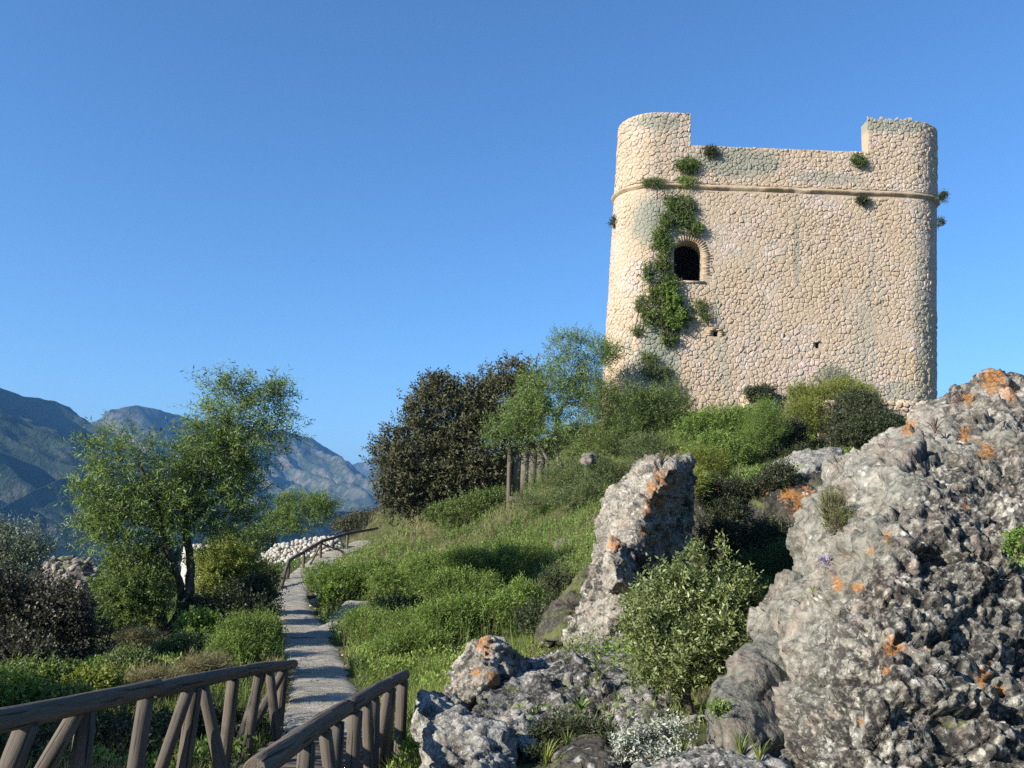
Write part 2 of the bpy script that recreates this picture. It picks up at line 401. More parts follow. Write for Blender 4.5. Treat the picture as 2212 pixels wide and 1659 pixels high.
# path centreline, resampled
pc = np.array([near[0], near[1]] + pw); pwid = np.array([1.15, 1.15] + [c[3] for c in PATHC])
def catmull(P, n=12):
    out = []
    for i in range(len(P) - 1):
        p0, p1, p2, p3 = P[max(i - 1, 0)], P[i], P[i + 1], P[min(i + 2, len(P) - 1)]
        for t in np.arange(n) / n:
            out.append(0.5 * ((2 * p1) + (-p0 + p2) * t + (2 * p0 - 5 * p1 + 4 * p2 - p3) * t * t + (-p0 + 3 * p1 - 3 * p2 + p3) * t ** 3))
    out.append(P[-1]); return np.array(out)
PC = catmull(np.concatenate([pc, pwid[:, None]], 1), 14); PCW = PC[:, 3]; PC = PC[:, :3]
BR = [U(690, 1385, 21.5), U(735, 1322, 25.2), U(775, 1305, 27.5)]          # the short side path to the right
def path_info(xy):
    best = np.full(len(xy), 1e9); z = np.zeros(len(xy)); w = np.ones(len(xy))
    for i in range(len(PC) - 1):
        a, b = PC[i, :2], PC[i + 1, :2]; ab = b - a; t = np.clip(((xy - a) @ ab) / (ab @ ab), 0, 1)
        d = np.sqrt(((xy - a - t[:, None] * ab) ** 2).sum(1)); m = d < best
        best = np.where(m, d, best); z = np.where(m, PC[i, 2] + t * (PC[i + 1, 2] - PC[i, 2]), z); w = np.where(m, PCW[i], w)
    return best, z, w
def ground(xy, rough=True):
    xy = np.asarray(xy, float); z = _tps(xy)
    q = P3(xy[:, 0], xy[:, 1])
    far = np.clip((np.hypot(xy[:, 0], xy[:, 1]) - 5) / 30, 0.15, 1.6)
    if rough: z = z + 0.35 * far * fbm(q * 0.35, 4, 3) + 0.06 * fbm(q * 2.2, 3, 9)
    d, pz, w = path_info(xy)
    k = np.clip((d - w * 0.5 - 0.1) / 0.9, 0, 1); k = k * k * (3 - 2 * k)
    return (pz - 0.03) * (1 - k) + z * k
def spaced(lo, hi, c, fine, n):
    t = np.linspace(-1, 1, n); s = np.sinh(t * 2.6) / math.sinh(2.6)
    return np.where(s < 0, c + s * (c - lo), c + s * (hi - c))
gx = spaced(-60, 60, -1, 0, 420); gy = spaced(-12, 95, 12, 0, 380)
GX, GY = np.meshgrid(gx, gy); xy = np.stack([GX.ravel(), GY.ravel()], 1)
gz = ground(xy)
i = np.arange(len(gy) - 1)[:, None] * len(gx); j = np.arange(len(gx) - 1)[None]
F = np.stack([i + j, i + j + 1, i + len(gx) + j + 1, i + len(gx) + j], -1).reshape(-1, 4)
terr = link('ground', mesh_np('ground', np.c_[xy, gz], F, M['soil'], smooth=True)); tag(terr, kind='structure')

# path ribbon
def ribbon(name, C, Wd, lift, mat, kind='structure', across=14, sub=8):
    n = len(C); t = np.linspace(0, n - 1, n * sub); i0 = np.minimum(t.astype(int), n - 2); f = (t - i0)[:, None]
    c = C[i0] * (1 - f) + C[i0 + 1] * f; w = Wd[i0] * (1 - f[:, 0]) + Wd[i0 + 1] * f[:, 0]
    tg = unit(np.gradient(c[:, :2], axis=0)); nr = np.stack([tg[:, 1], -tg[:, 0]], 1)
    s = np.linspace(-0.5, 0.5, across)
    edge = 1 + 0.22 * fbm(P3(c[:, 0] * 1.8, c[:, 1] * 1.8), 4, 5)
    XY = c[:, None, :2] + nr[:, None] * (s[None, :, None] * (w * edge)[:, None, None])
    q = P3(XY[..., 0].ravel() * 2.0, XY[..., 1].ravel() * 5.5)
    z = np.repeat(c[:, 2], across) + lift + 0.04 * fbm(q, 4, 31) - 0.05 * (np.abs(np.tile(s, len(c))) * 2) ** 6
    V = np.c_[XY.reshape(-1, 2), z]
    i = np.arange(len(c) - 1)[:, None] * across; j = np.arange(across - 1)[None]
    F = np.stack([i + j, i + j + 1, i + across + j + 1, i + across + j], -1).reshape(-1, 4)
    return tag(link(name, mesh_np(name, V, F, mat, smooth=True)), kind=kind)
ribbon('path', PC, PCW, 0.02, M['path'])
BRc = np.array([BR[0] + np.array([-0.4, 0.2, 0]), BR[1], BR[2]]); BRc = catmull(BRc, 10)
BRc[:, 2] = ground(BRc[:, :2]) + 0.05
ribbon('side_path', BRc, np.full(len(BRc), 0.85), 0.02, M['path'])

# the valley floor beyond, one sheet to the horizon
def valley_mat():
    t = NT('valley_fields'); n = t.noise(0.0016, 5, 0.6); v = t.voro(0.006, out='Color')
    c = t.ramp(n, [(0.35, (0.05, 0.07, 0.03)), (0.55, (0.12, 0.12, 0.06)), (0.7, (0.2, 0.18, 0.11))])
    t.bsdf(t.mix(0.15, c, v), 1.0, spec=0.0); return t.m
S = 16000
tag(link('valley_floor', mesh_np('valley_floor', [(-S, -S, -230), (S, -S, -230), (S, S, -230), (-S, S, -230)], [(0, 1, 2, 3)], valley_mat())), kind='structure')

# ------------------------------------------------------------------ mountains
def mountain_mat(name, dark=(0.024, 0.034, 0.02), rocky=(0.12, 0.11, 0.09), thr=0.57):
    t = NT(name); n = t.noise(0.004, 7, 0.65); n2 = t.noise(0.03, 6, 0.7); v = t.noise(0.011, 5, 0.7, t.mapped((2.2, 2.2, 0.8)))
    c = t.ramp(n2, [(0.35, dark), (0.65, tuple(x * 1.9 for x in dark))])
    up = t.up()
    rk = t.math('MULTIPLY', t.ramp(v, [(thr - 0.06, 0.0), (thr + 0.07, 1.0)]), t.ramp(up, [(0.5, 1.0), (0.92, 0.25)]))
    c = t.mix(rk, c, rocky)
    t.bsdf(c, 1.0, t.bump(t.math('ADD', n2, v), 0.8, 14.0), 0.0); return t.m
M['mtn'] = mountain_mat('mountain_scrub'); M['mtn_rocky'] = mountain_mat('mountain_rock', (0.036, 0.046, 0.026), (0.17, 0.15, 0.12), 0.52)
def mountain(name, crest, slope, mat, seed, gully=1.0, nx=300, ny=170, base=-236, side=None):
    """crest: (vx, vy, Y) points; the slopes fall away at right angles to the ridge"""
    C = np.array([U(a, b, y) for a, b, y in crest]); seg = np.concatenate([[0], np.cumsum(np.hypot(*np.diff(C[:, :2], axis=0).T))])
    t = np.linspace(0, seg[-1], nx); P = np.stack([np.interp(t, seg, C[:, k]) for k in range(3)], 1)
    k = max(3, nx // 12); ker = np.ones(k) / k
    dxy = (C[-1] - C[0])[:2]; dxy = dxy / np.linalg.norm(dxy); nr = np.array([dxy[1], -dxy[0]])     # towards the viewer's side
    L = (P[:, 2].max() - base) / slope * 1.15
    v = np.concatenate([np.linspace(1, 0, ny) ** 1.3, -np.linspace(0, 1, 40)[1:] ** 1.2]) * L
    TT, VV = np.meshgrid(t, v); X = P[None, :, 0] + VV * nr[0]; Y = P[None, :, 1] + VV * nr[1]; d = np.abs(VV)
    f = lambda a, b, o, sd, fn: fn(np.stack([TT.ravel() / a, VV.ravel() / b, np.zeros(TT.size)], 1), o, sd).reshape(TT.shape)
    kk = 1 - np.exp(-d / 130.0)
    Z = P[None, :, 2] - d * slope * (0.8 + 0.35 * np.exp(-d / 200)) + (f(330, 1100, 5, seed, ridged) - 0.75) * kk * 130 * gully + f(95, 150, 5, seed + 40, fbm) * kk * 36 * gully
    Z = Z + f(28, 28, 3, seed + 70, fbm) * (5 + 5 * kk) * gully; Z = np.maximum(Z, base)
    V = np.stack([X.ravel(), Y.ravel(), Z.ravel()], 1)
    n = nx; i = np.arange(len(v) - 1)[:, None] * n; j = np.arange(n - 1)[None]
    F = np.stack([i + j, i + j + 1, i + n + j + 1, i + n + j], -1).reshape(-1, 4)
    return tag(link(name, mesh_np(name, V, F, mat, smooth=True)), kind='structure')
mountain('mountain', [(-700, 600, 1500), (-350, 700, 1700), (-100, 800, 1950), (0, 836, 2080), (50, 855, 2150), (120, 867, 2250), (150, 880, 2300), (190, 911, 2400), (240, 960, 2550), (300, 1010, 2700), (380, 1075, 2900), (460, 1140, 3100)], 0.5, M['mtn'], 3, gully=0.7)
mountain('mountain_peak', [(-60, 1010, 2900), (100, 960, 3000), (190, 915, 3080), (215, 905, 3100), (240, 884, 3120), (300, 876, 3180), (345, 885, 3230), (400, 901, 3300), (470, 915, 3400), (540, 922, 3500), (610, 930, 3600), (680, 950, 3720), (720, 975, 3800), (770, 1012, 3950), (820, 1060, 4100), (900, 1110, 4300), (1000, 1150, 4500)], 0.46, M['mtn_rocky'], 11, gully=1.1)
mountain('far_mountain', [(640, 1100, 5600), (700, 1020, 5600), (765, 1002, 5600), (800, 994, 5600), (850, 985, 5600), (950, 960, 5600), (1100, 980, 5600), (1300, 1000, 5600), (1500, 1010, 5600), (1800, 1050, 5600), (2100, 1020, 5600), (2500, 1050, 5600)], 0.5, M['mtn_rocky'], 23, gully=1.2)
mountain('foothill', [(-500, 1120, 1000), (-200, 1135, 1120), (0, 1096, 1250), (60, 1068, 1300), (120, 1040, 1350), (190, 1020, 1420), (260, 1025, 1500), (330, 1050, 1600), (420, 1090, 1750), (520, 1140, 1900), (640, 1170, 2100)], 0.50, M['mtn'], 37, gully=0.6)
mountain('foothill_spur', [(-400, 1210, 800), (0, 1205, 900), (100, 1190, 950), (170, 1166, 1000), (260, 1150, 1050), (350, 1130, 1120), (430, 1125, 1180), (600, 1110, 1350), (760, 1105, 1500), (850, 1125, 1600), (1000, 1160, 1750)], 0.42, M['mtn'], 51, gully=0.4)

# ------------------------------------------------------------------ rocks
def smoothstep(x): x = np.clip(x, 0, 1); return x * x * (3 - 2 * x)
def fill_poly(P, step):
    """dense outline and inside points of a polygon, triangulated"""
    n = len(P); O = []
    for i in range(n):
        a, b = P[i], P[(i + 1) % n]; k = max(1, int(np.hypot(*(b - a)[:2]) / step))
        for t in range(k): O.append(a + (b - a) * t / k)
    O = np.array(O)
    x0, y0 = O[:, 0].min(), O[:, 1].min(); x1, y1 = O[:, 0].max(), O[:, 1].max()
    gx, gy = np.meshgrid(np.arange(x0, x1, step), np.arange(y0, y1, step)); G = np.c_[gx.ravel(), gy.ravel()] + rng.uniform(-.2, .2, (gx.size, 2)) * step
    ins = np.zeros(len(G), bool); d = np.full(len(G), 1e9)
    for i in range(len(O)):
        a, b = O[i, :2], O[(i + 1) % len(O), :2]
        c = (a[1] > G[:, 1]) != (b[1] > G[:, 1])
        xi = a[0] + (G[:, 1] - a[1]) / np.where(abs(b[1] - a[1]) < 1e-9, 1e-9, b[1] - a[1]) * (b[0] - a[0])
        ins ^= c & (G[:, 0] < xi)
        d = np.minimum(d, np.hypot(*(G - a).T))
    keep = ins & (d > step * 0.6)
    return O, G[keep], d[keep]
def rock(name, outline, ctrl, thick, mat, label, vox=0.03, amp=0.10, freq=1.6, lumps=0.0, lumpf=7.0, patches=(), cat='rock', bulge=0.35, group=None, crust_shade=None, seed=0, strata=0.0, step=14, parent=None):
    P = np.array(outline, float)
    O, G, dist = fill_poly(P, step)
    K = np.concatenate([P, np.array(ctrl, float).reshape(-1, 3)])
    f = tps(K[:, :2] / 100, K[:, 2], 0.02)
    din = f(G / 100); rim = max(dist.max() * 0.6, 1)
    prof = np.sqrt(np.clip(1 - (1 - np.clip(dist / rim, 0, 1)) ** 2, 0, 1))
    dfront = din - bulge * (prof - 1) * -1 * 0 - bulge * 0.0 + (1 - prof) * bulge
    dback = din + thick * (0.25 + 0.75 * prof)
    pts = [Vector(p[:2]) for p in O] + [Vector(p) for p in G]
    n = len(O)
    v2, e2, f2, *_ = delaunay_2d_cdt(pts, [], [list(range(n))], 1, 1e-4)
    if len(v2) != len(pts):
        q = np.array([tuple(v) for v in v2]); allp = np.concatenate([O[:, :2], G])
        df = np.concatenate([O[:, 2] + bulge, dfront]); db = np.concatenate([O[:, 2] + bulge, dback])
        idx = np.array([np.argmin(((allp - a) ** 2).sum(1)) for a in q])
        px, dF, dB = q, df[idx], db[idx]
    else:
        px = np.concatenate([O[:, :2], G]); dF = np.concatenate([O[:, 2] + bulge, dfront]); dB = np.concatenate([O[:, 2] + bulge, dback])
    A = UA(px[:, 0], px[:, 1], dF); B = UA(px[:, 0], px[:, 1], dB)
    B[:n] = A[:n]
    # the back is scaled up by perspective; pull it in so that it stays behind its own front
    m = len(px); tri = [list(t) for t in f2 if len(t) == 3]
    faces = tri + [[a if a < n else a + m, c if c < n else c + m, b if b < n else b + m] for a, b, c in tri]
    me = bpy.data.meshes.new(name); me.from_pydata([tuple(v) for v in np.concatenate([A, B])], [], faces); me.update()
    o = bpy.data.objects.new(name, me); col.objects.link(o)
    md = o.modifiers.new('r', 'REMESH'); md.mode = 'VOXEL'; md.voxel_size = vox
    dg = bpy.context.evaluated_depsgraph_get(); ev = o.evaluated_get(dg); m2 = bpy.data.meshes.new_from_object(ev)
    o.modifiers.clear(); o.data = m2; bpy.data.meshes.remove(me); m2.name = name
    nv = len(m2.vertices); V = np.empty(nv * 3, np.float32); m2.vertices.foreach_get('co', V); V = V.reshape(-1, 3).astype(float)
    N = np.empty(nv * 3, np.float32); m2.vertices.foreach_get('normal', N); N = N.reshape(-1, 3).astype(float)
    q = V * freq
    disp = amp * (fbm(q, 5, seed, 0.6) * 1.1 + 0.75 * ridged(q * 1.7, 4, seed + 5) - 0.2) - amp * 0.9 * smoothstep((0.10 - np.abs(fbm(q * 0.9, 3, seed + 31))) * 10) * smoothstep(fbm(q * 0.5, 2, seed + 32) * 3 + 0.4)
    w_ = V + 0.10 / freq * np.stack([fbm(V * 2.2 * freq, 3, k + 50) for k in (1, 2, 3)], 1)
    fa, ea = facets(w_ * freq * np.array([0.9, 0.9, 1.5]), seed + 2); fb, eb = facets(w_ * freq * 2.9 * np.array([0.9, 0.9, 1.4]), seed + 3)
    disp = disp * 0.6 + amp * (0.75 * fa + 0.38 * fb) * (0.6 if mat is M['smooth'] else 1.0)
    crack = np.maximum(smoothstep((0.07 - ea) * 14), 0.7 * smoothstep((0.06 - eb) * 14)) * smoothstep(fbm(V * freq, 2, seed + 90) * 2.5 + 0.6)
    disp = disp - crack * amp * 0.35
    if strata: disp = disp + strata * np.sign(np.sin(V[:, 2] * 9 + fbm(q, 3, seed + 8) * 3)) * 0.5
    cr = crack * 0.8  # cracks darkened: painted shade sharing the lichen attribute
    if lumps:
        w = V + 0.05 * np.stack([fbm(V * 6, 2, k) for k in (1, 2, 3)], 1)
        d1, d2, ci = worley(w * lumpf, seed); e1, e2_, ci2 = worley(w * lumpf * 2.3, seed + 9)
        msk = smoothstep(fbm(V * 1.1, 3, seed + 77) * 2.2 + 0.65) if crust_shade is None else crust_shade(V)
        disp = disp + lumps * msk * ((0.5 - d1) * 1.5 * (0.35 + ci) + (0.45 - e1) * 0.6)
        cr = np.maximum(cr, msk * np.where(ci > 0.58, 0.9, 0.0) * np.where(ci2 > 0.35, 1.0, 0.15))
        cr = np.maximum(cr, msk * smoothstep((d1 - 0.46) * 6) * 0.95)  # painted shade in the pits between the lumps
    disp = disp + amp * 0.25 * fbm(V * 14, 3, seed + 3)
    V = V + N * disp[:, None]
    m2.vertices.foreach_set('co', V.astype(np.float32).ravel()); m2.update()
    at = m2.attributes.new('ruf', 'FLOAT', 'POINT'); at.data.foreach_set('value', ((0.15 + 0.85 * crust_shade(V)) if crust_shade is not None else np.full(nv, 0.55)).astype(np.float32))
    at = m2.attributes.new('crust_shade', 'FLOAT', 'POINT'); at.data.foreach_set('value', cr.astype(np.float32))
    ora = np.zeros(nv)
    for (a_, b_, r_) in patches:
        vx_, vy_ = proj(V); ora = np.maximum(ora, np.clip(1.25 - np.hypot((vx_ - a_) / r_, (vy_ - b_) / (r_ * 1.15)) * 0.9, 0, 1))
    at = m2.attributes.new('ora', 'FLOAT', 'POINT'); at.data.foreach_set('value', ora.astype(np.float32))
    m2.polygons.foreach_set('use_smooth', np.ones(len(m2.polygons), bool))
    m2.materials.clear(); m2.materials.append(mat)
    if parent is not None: o.parent = parent
    else: tag(o, label, cat, group)
    return o

def crust_right(V):
    vx, vy = proj(V)
    # the seamed, crusted part lies low and to the right of a line across the boulder
    s = (vx - 1850) * 0.0055 + (vy - 1200) * 0.0026
    return smoothstep(s + 0.35 + 0.8 * fbm(V * 1.8, 4, 5)) * smoothstep((vy - 930) / 110)
rock('boulder', [(1536, 1700, 6.6), (1600, 1560, 6.9), (1640, 1440, 7.0), (1642, 1376, 7.2), (1663, 1313, 7.5), (1689, 1260, 7.7), (1721, 1218, 7.9), (1718, 1187, 8.0), (1742, 1113, 8.3), (1739, 1082, 8.4), (1778, 1056, 8.5),
      (1802, 1003, 8.8), (1883, 969, 9.0), (1936, 940, 9.2), (2000, 925, 9.3), (2060, 908, 9.3), (2110, 908, 9.2), (2167, 901, 9.1), (2215, 920, 9.0), (2330, 960, 8.6), (2450, 1050, 8.0), (2520, 1250, 7.4), (2520, 1720, 6.2), (2100, 1740, 5.2), (1750, 1740, 5.5)],
     [(1850, 1200, 6.7), (1880, 1400, 5.9), (1770, 1600, 5.8), (1900, 1080, 7.3), (1960, 1010, 7.9), (1720, 1500, 6.3), (1720, 1350, 6.9), (2100, 1150, 6.85), (2212, 1120, 7.1), (2100, 1400, 6.05), (2212, 1400, 6.25), (2212, 1600, 5.6), (2050, 1600, 5.5), (2000, 1250, 6.5), (2150, 1010, 8.2), (1800, 1090, 8.0)],
     3.0, M['boulder'], 'huge lichen-crusted limestone boulder filling the right side, orange and black patches', vox=0.017, amp=0.155, freq=1.3, lumps=0.055, lumpf=13.0, patches=[(2083, 940, 22), (2130, 972, 22), (2086, 1095, 9), (1915, 1155, 12), (1878, 1192, 16), (1810, 1262, 18), (1852, 1270, 16), (1925, 1397, 24), (1918, 1450, 12), (2125, 1460, 22), (2154, 1491, 18), (2135, 1434, 10), (1960, 925, 18), (2010, 1400, 8), (1860, 1560, 9)], cat='boulder', bulge=0.4, crust_shade=crust_right, seed=4)
rock('crag', [(1940, 945, 11.6), (1952, 914, 11.8), (1973, 882, 12), (2041, 856, 12), (2088, 832, 12), (2135, 812, 12), (2183, 814, 12), (2225, 830, 12), (2330, 850, 11.5), (2400, 900, 11), (2400, 1050, 10.8), (2150, 1050, 11), (1960, 1010, 11.2)],
     [(2100, 900, 11.0), (2200, 880, 10.9), (2030, 930, 11.2)], 2.0, M['spire'], 'pale crag with orange lichen peak rising behind the huge boulder', vox=0.035, amp=0.16, freq=1.3, lumps=0.05, lumpf=5, patches=[(2146, 822, 34), (1967, 914, 14), (2180, 850, 22), (2090, 860, 14)], seed=9)
rock('boulder', [(1524, 1700, 6.4), (1522, 1607, 6.5), (1529, 1510, 6.6), (1536, 1478, 6.7), (1572, 1455, 6.8), (1571, 1428, 6.9), (1600, 1400, 7.0), (1646, 1374, 7.1), (1700, 1330, 7.3), (1770, 1400, 7.2), (1790, 1560, 6.7), (1770, 1700, 6.4)],
     [(1560, 1560, 6.25), (1590, 1640, 6.05), (1630, 1440, 6.75), (1650, 1560, 6.35), (1690, 1480, 6.8), (1690, 1640, 6.2)], 1.0, M['smooth'], 'smooth grey boulder toe with white lichen dots beside the leafy shrub', vox=0.020, amp=0.06, freq=1.8, cat='boulder', bulge=0.14, seed=14)
rock('rock_spire', [(1205, 1392, 12.2), (1235, 1350, 12.3), (1258, 1305, 12.5), (1276, 1240, 12.8), (1284, 1205, 13), (1296, 1180, 13.2), (1295, 1114, 13.5), (1324, 1055, 13.8), (1357, 1031, 14), (1380, 999, 14.2), (1407, 985, 14.2), (1463, 988, 14.2), (1489, 996, 14.6),
      (1497, 1045, 15.0), (1493, 1131, 15.0), (1489, 1200, 14.8), (1480, 1300, 14.3), (1450, 1400, 13.0), (1380, 1420, 12.2), (1290, 1420, 11.9)],
     [(1458, 1010, 13.4), (1432, 1060, 12.9), (1405, 1130, 12.5), (1372, 1200, 12.0), (1360, 1300, 11.6), (1350, 1100, 12.9), (1320, 1200, 12.3), (1300, 1330, 11.9), (1440, 1200, 13.6), (1465, 1100, 14.3), (1470, 1060, 14.3), (1420, 1300, 12.9)],
     5.0, M['spire'], 'pale tapering rock spire with orange lichen streaks and dry grass on top', vox=0.026, amp=0.13, freq=1.9, lumps=0.05, lumpf=6, bulge=0.25, patches=[(1411, 1055, 18), (1409, 1086, 26), (1428, 1079, 18), (1397, 1107, 14), (1392, 1150, 12), (1425, 1030, 18), (1440, 1050, 14), (1324, 1280, 6)], seed=21)  # unseen rear deepened into a fin so that it shades the gully
rock('rock', [(1300, 1225, 11.9), (1302, 1180, 12), (1318, 1165, 12), (1345, 1168, 12), (1362, 1190, 12.1), (1370, 1230, 12.2), (1372, 1290, 12.1), (1345, 1310, 11.9), (1310, 1290, 11.8)], [(1330, 1220, 11.3), (1345, 1270, 11.3)], 0.7, M['spire'],
     'rounded knob with orange cap leaning on the foot of the rock spire', vox=0.025, amp=0.08, freq=3, seed=22, bulge=0.2, patches=[(1326, 1175, 20), (1298, 1200, 8)])
rock('rock', [(1362, 1330, 11.4), (1366, 1280, 11.5), (1385, 1252, 11.6), (1420, 1255, 11.6), (1440, 1290, 11.6), (1440, 1370, 11.2), (1390, 1390, 11)], [(1400, 1310, 11.0)], 0.7, M['spire'],
     'small pale rock tucked between the spire and the leafy shrub', vox=0.028, amp=0.07, freq=3, seed=23, bulge=0.2)
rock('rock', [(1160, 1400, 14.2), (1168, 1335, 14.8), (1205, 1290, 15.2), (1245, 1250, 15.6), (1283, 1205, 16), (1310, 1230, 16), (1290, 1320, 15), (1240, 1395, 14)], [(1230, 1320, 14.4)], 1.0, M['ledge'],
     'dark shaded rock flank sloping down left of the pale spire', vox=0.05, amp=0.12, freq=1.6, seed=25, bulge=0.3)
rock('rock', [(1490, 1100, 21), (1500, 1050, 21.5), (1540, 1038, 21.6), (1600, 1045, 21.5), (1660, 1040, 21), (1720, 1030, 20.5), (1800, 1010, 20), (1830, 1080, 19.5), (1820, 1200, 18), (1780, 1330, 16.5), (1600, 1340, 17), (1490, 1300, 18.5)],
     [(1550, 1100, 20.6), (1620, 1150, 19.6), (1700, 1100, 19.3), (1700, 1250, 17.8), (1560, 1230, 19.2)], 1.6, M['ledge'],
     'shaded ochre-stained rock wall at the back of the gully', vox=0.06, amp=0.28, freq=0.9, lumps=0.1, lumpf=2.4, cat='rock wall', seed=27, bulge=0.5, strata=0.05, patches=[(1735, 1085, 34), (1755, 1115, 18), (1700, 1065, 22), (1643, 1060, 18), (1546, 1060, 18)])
rock('rock', [(1640, 1050, 23), (1660, 1000, 23.5), (1740, 975, 24), (1800, 972, 24), (1840, 990, 24), (1850, 1040, 23), (1800, 1070, 22), (1700, 1070, 22)], [(1750, 1020, 22.3)], 1.2, M['slab'],
     'grey rock ledge in shade above the ochre-stained wall', vox=0.06, amp=0.16, freq=1.2, seed=29)
# foreground slabs
rock('rock', [(960, 1520, 9.6), (972, 1485, 9.8), (990, 1432, 10), (1010, 1389, 10.1), (1041, 1375, 10.1), (1075, 1384, 10.2), (1114, 1408, 10.3), (1130, 1450, 10.1), (1090, 1510, 9.5), (1020, 1540, 9.2)],
     [(1045, 1400, 9.8), (1060, 1450, 9.4), (1010, 1470, 9.4)], 1.0, M['spire'], 'pointed foreground rock with bright orange lichen cap', vox=0.019, amp=0.10, freq=2.6, lumps=0.06, lumpf=8, seed=31, bulge=0.25, patches=[(1045, 1388, 22), (1050, 1412, 14), (1060, 1466, 16), (1029, 1450, 12), (1065, 1492, 10)])
rock('rock_slab', [(1010, 1560, 8.3), (1030, 1510, 8.9), (1064, 1470, 9.6), (1110, 1440, 10.3), (1156, 1420, 10.9), (1233, 1392, 11.8), (1320, 1378, 12.2), (1400, 1368, 12.4), (1450, 1400, 11.8), (1440, 1480, 10.2), (1400, 1510, 9.4), (1329, 1532, 8.8), (1240, 1556, 8.3), (1183, 1566, 8.1), (1100, 1590, 7.8)],
     [(1150, 1500, 9.1), (1250, 1480, 9.5), (1200, 1440, 10.3), (1320, 1440, 10.4), (1300, 1400, 11.4)], 0.8, M['slab'], 'broad light grey rock slab sloping up behind the pointed orange-capped rock', vox=0.022, amp=0.11, freq=1.7, lumps=0.015, lumpf=6.0, seed=33, bulge=0.1, strata=0.03)
rock('rock', [(896, 1600, 8.0), (898, 1540, 8.3), (903, 1490, 8.8), (930, 1486, 9.0), (970, 1505, 9.0), (1010, 1530, 8.6), (1010, 1580, 8.0), (950, 1610, 7.8)], [(950, 1550, 8.1)], 0.7, M['slab'],
     'low pale rock beside the end post of the right handrail', vox=0.02, amp=0.06, freq=2.6, lumps=0.03, lumpf=8, seed=35, bulge=0.2)
rock('rock', [(908, 1700, 6.6), (916, 1611, 6.9), (930, 1566, 7.2), (960, 1545, 7.4), (996, 1530, 7.5), (1050, 1545, 7.5), (1096, 1563, 7.4), (1112, 1600, 7.0), (1105, 1660, 6.5), (1050, 1720, 6.2)], [(1000, 1600, 6.8), (1060, 1610, 6.7), (960, 1640, 6.6)], 0.9, M['slab'],
     'rounded rough grey rock at the bottom edge, nearest to the right handrail', vox=0.018, amp=0.075, freq=2.4, lumps=0.05, lumpf=9, seed=37, bulge=0.3)
rock('rock', [(1112, 1600, 7.2), (1116, 1580, 7.5), (1150, 1572, 7.6), (1185, 1578, 7.6), (1180, 1600, 7.3), (1150, 1640, 6.9), (1130, 1640, 6.8)], [(1145, 1597, 7.1)], 0.6, M['slab'],
     'flat-topped dark grey block on the front of the slab', vox=0.018, amp=0.03, freq=3, seed=38, bulge=0.12)
rock('rock', [(1325, 1600, 7.6), (1335, 1525, 8.4), (1360, 1505, 8.7), (1398, 1494, 8.8), (1463, 1500, 8.8), (1475, 1540, 8.4), (1460, 1600, 7.8), (1400, 1640, 7.4)], [(1400, 1530, 8.2), (1390, 1590, 7.6)], 0.7, M['slab'],
     'pale-topped ledge rock in front of the shrub trunk', vox=0.022, amp=0.06, freq=2.6, lumps=0.03, lumpf=7, seed=39, bulge=0.2)
rock('rock', [(1340, 1720, 5.6), (1367, 1650, 5.9), (1430, 1632, 6.0), (1501, 1622, 6.0), (1559, 1610, 6.0), (1636, 1617, 5.9), (1700, 1650, 5.7), (1740, 1720, 5.3)], [(1500, 1660, 5.6), (1620, 1660, 5.5)], 0.7, M['slab'],
     'low crusted rock along the bottom edge under the smooth boulder toe', vox=0.018, amp=0.06, freq=2.8, lumps=0.05, lumpf=9, seed=41, bulge=0.2)
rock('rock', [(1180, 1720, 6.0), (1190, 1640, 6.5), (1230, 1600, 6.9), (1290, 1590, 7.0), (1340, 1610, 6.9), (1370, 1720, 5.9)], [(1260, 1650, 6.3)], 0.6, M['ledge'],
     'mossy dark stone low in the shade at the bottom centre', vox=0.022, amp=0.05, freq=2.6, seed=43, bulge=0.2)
rock('rock_slab', [(980, 1720, 6.5), (990, 1620, 7.2), (1010, 1560, 7.9), (1110, 1545, 8.3), (1200, 1535, 8.8), (1330, 1530, 9.0), (1450, 1510, 9.2), (1535, 1540, 8.8), (1545, 1640, 7.4), (1530, 1720, 6.4), (1300, 1740, 6.0)],
     [(1200, 1600, 7.8), (1350, 1600, 7.8), (1480, 1600, 7.7), (1300, 1670, 6.7), (1150, 1660, 6.9)], 0.8, M['slab'], 'broken rock floor between the light slab and the bottom edge', vox=0.022, amp=0.13, freq=2.0, lumps=0.05, lumpf=7, seed=44, bulge=0.1)
for k, (x, y, rx, ry, Y, lb) in enumerate([(430, 1478, 44, 18, 13.4, 'low pale earthy rock on the verge below the almond tree'), (235, 1500, 30, 14, 12.0, 'pale half-buried rock left of the dry clump on the verge'), (345, 1518, 34, 13, 11.5, 'flat pale rock just above the middle of the left handrail'), (495, 1440, 26, 12, 15.6, 'reddish earthy rock beside the bright green clump')]):
    rock('rock', [(x + rx * math.cos(a) * (1 + 0.2 * math.sin(3 * a + k)), y - ry * math.sin(a), Y) for a in np.arange(10) / 10 * 2 * math.pi], [(x, y, Y - 0.2)], 0.5, M['earthrock'] if k == 3 else M['spire'], lb, vox=0.03, amp=0.06, freq=2.5, seed=170 + k, bulge=0.12, step=8)
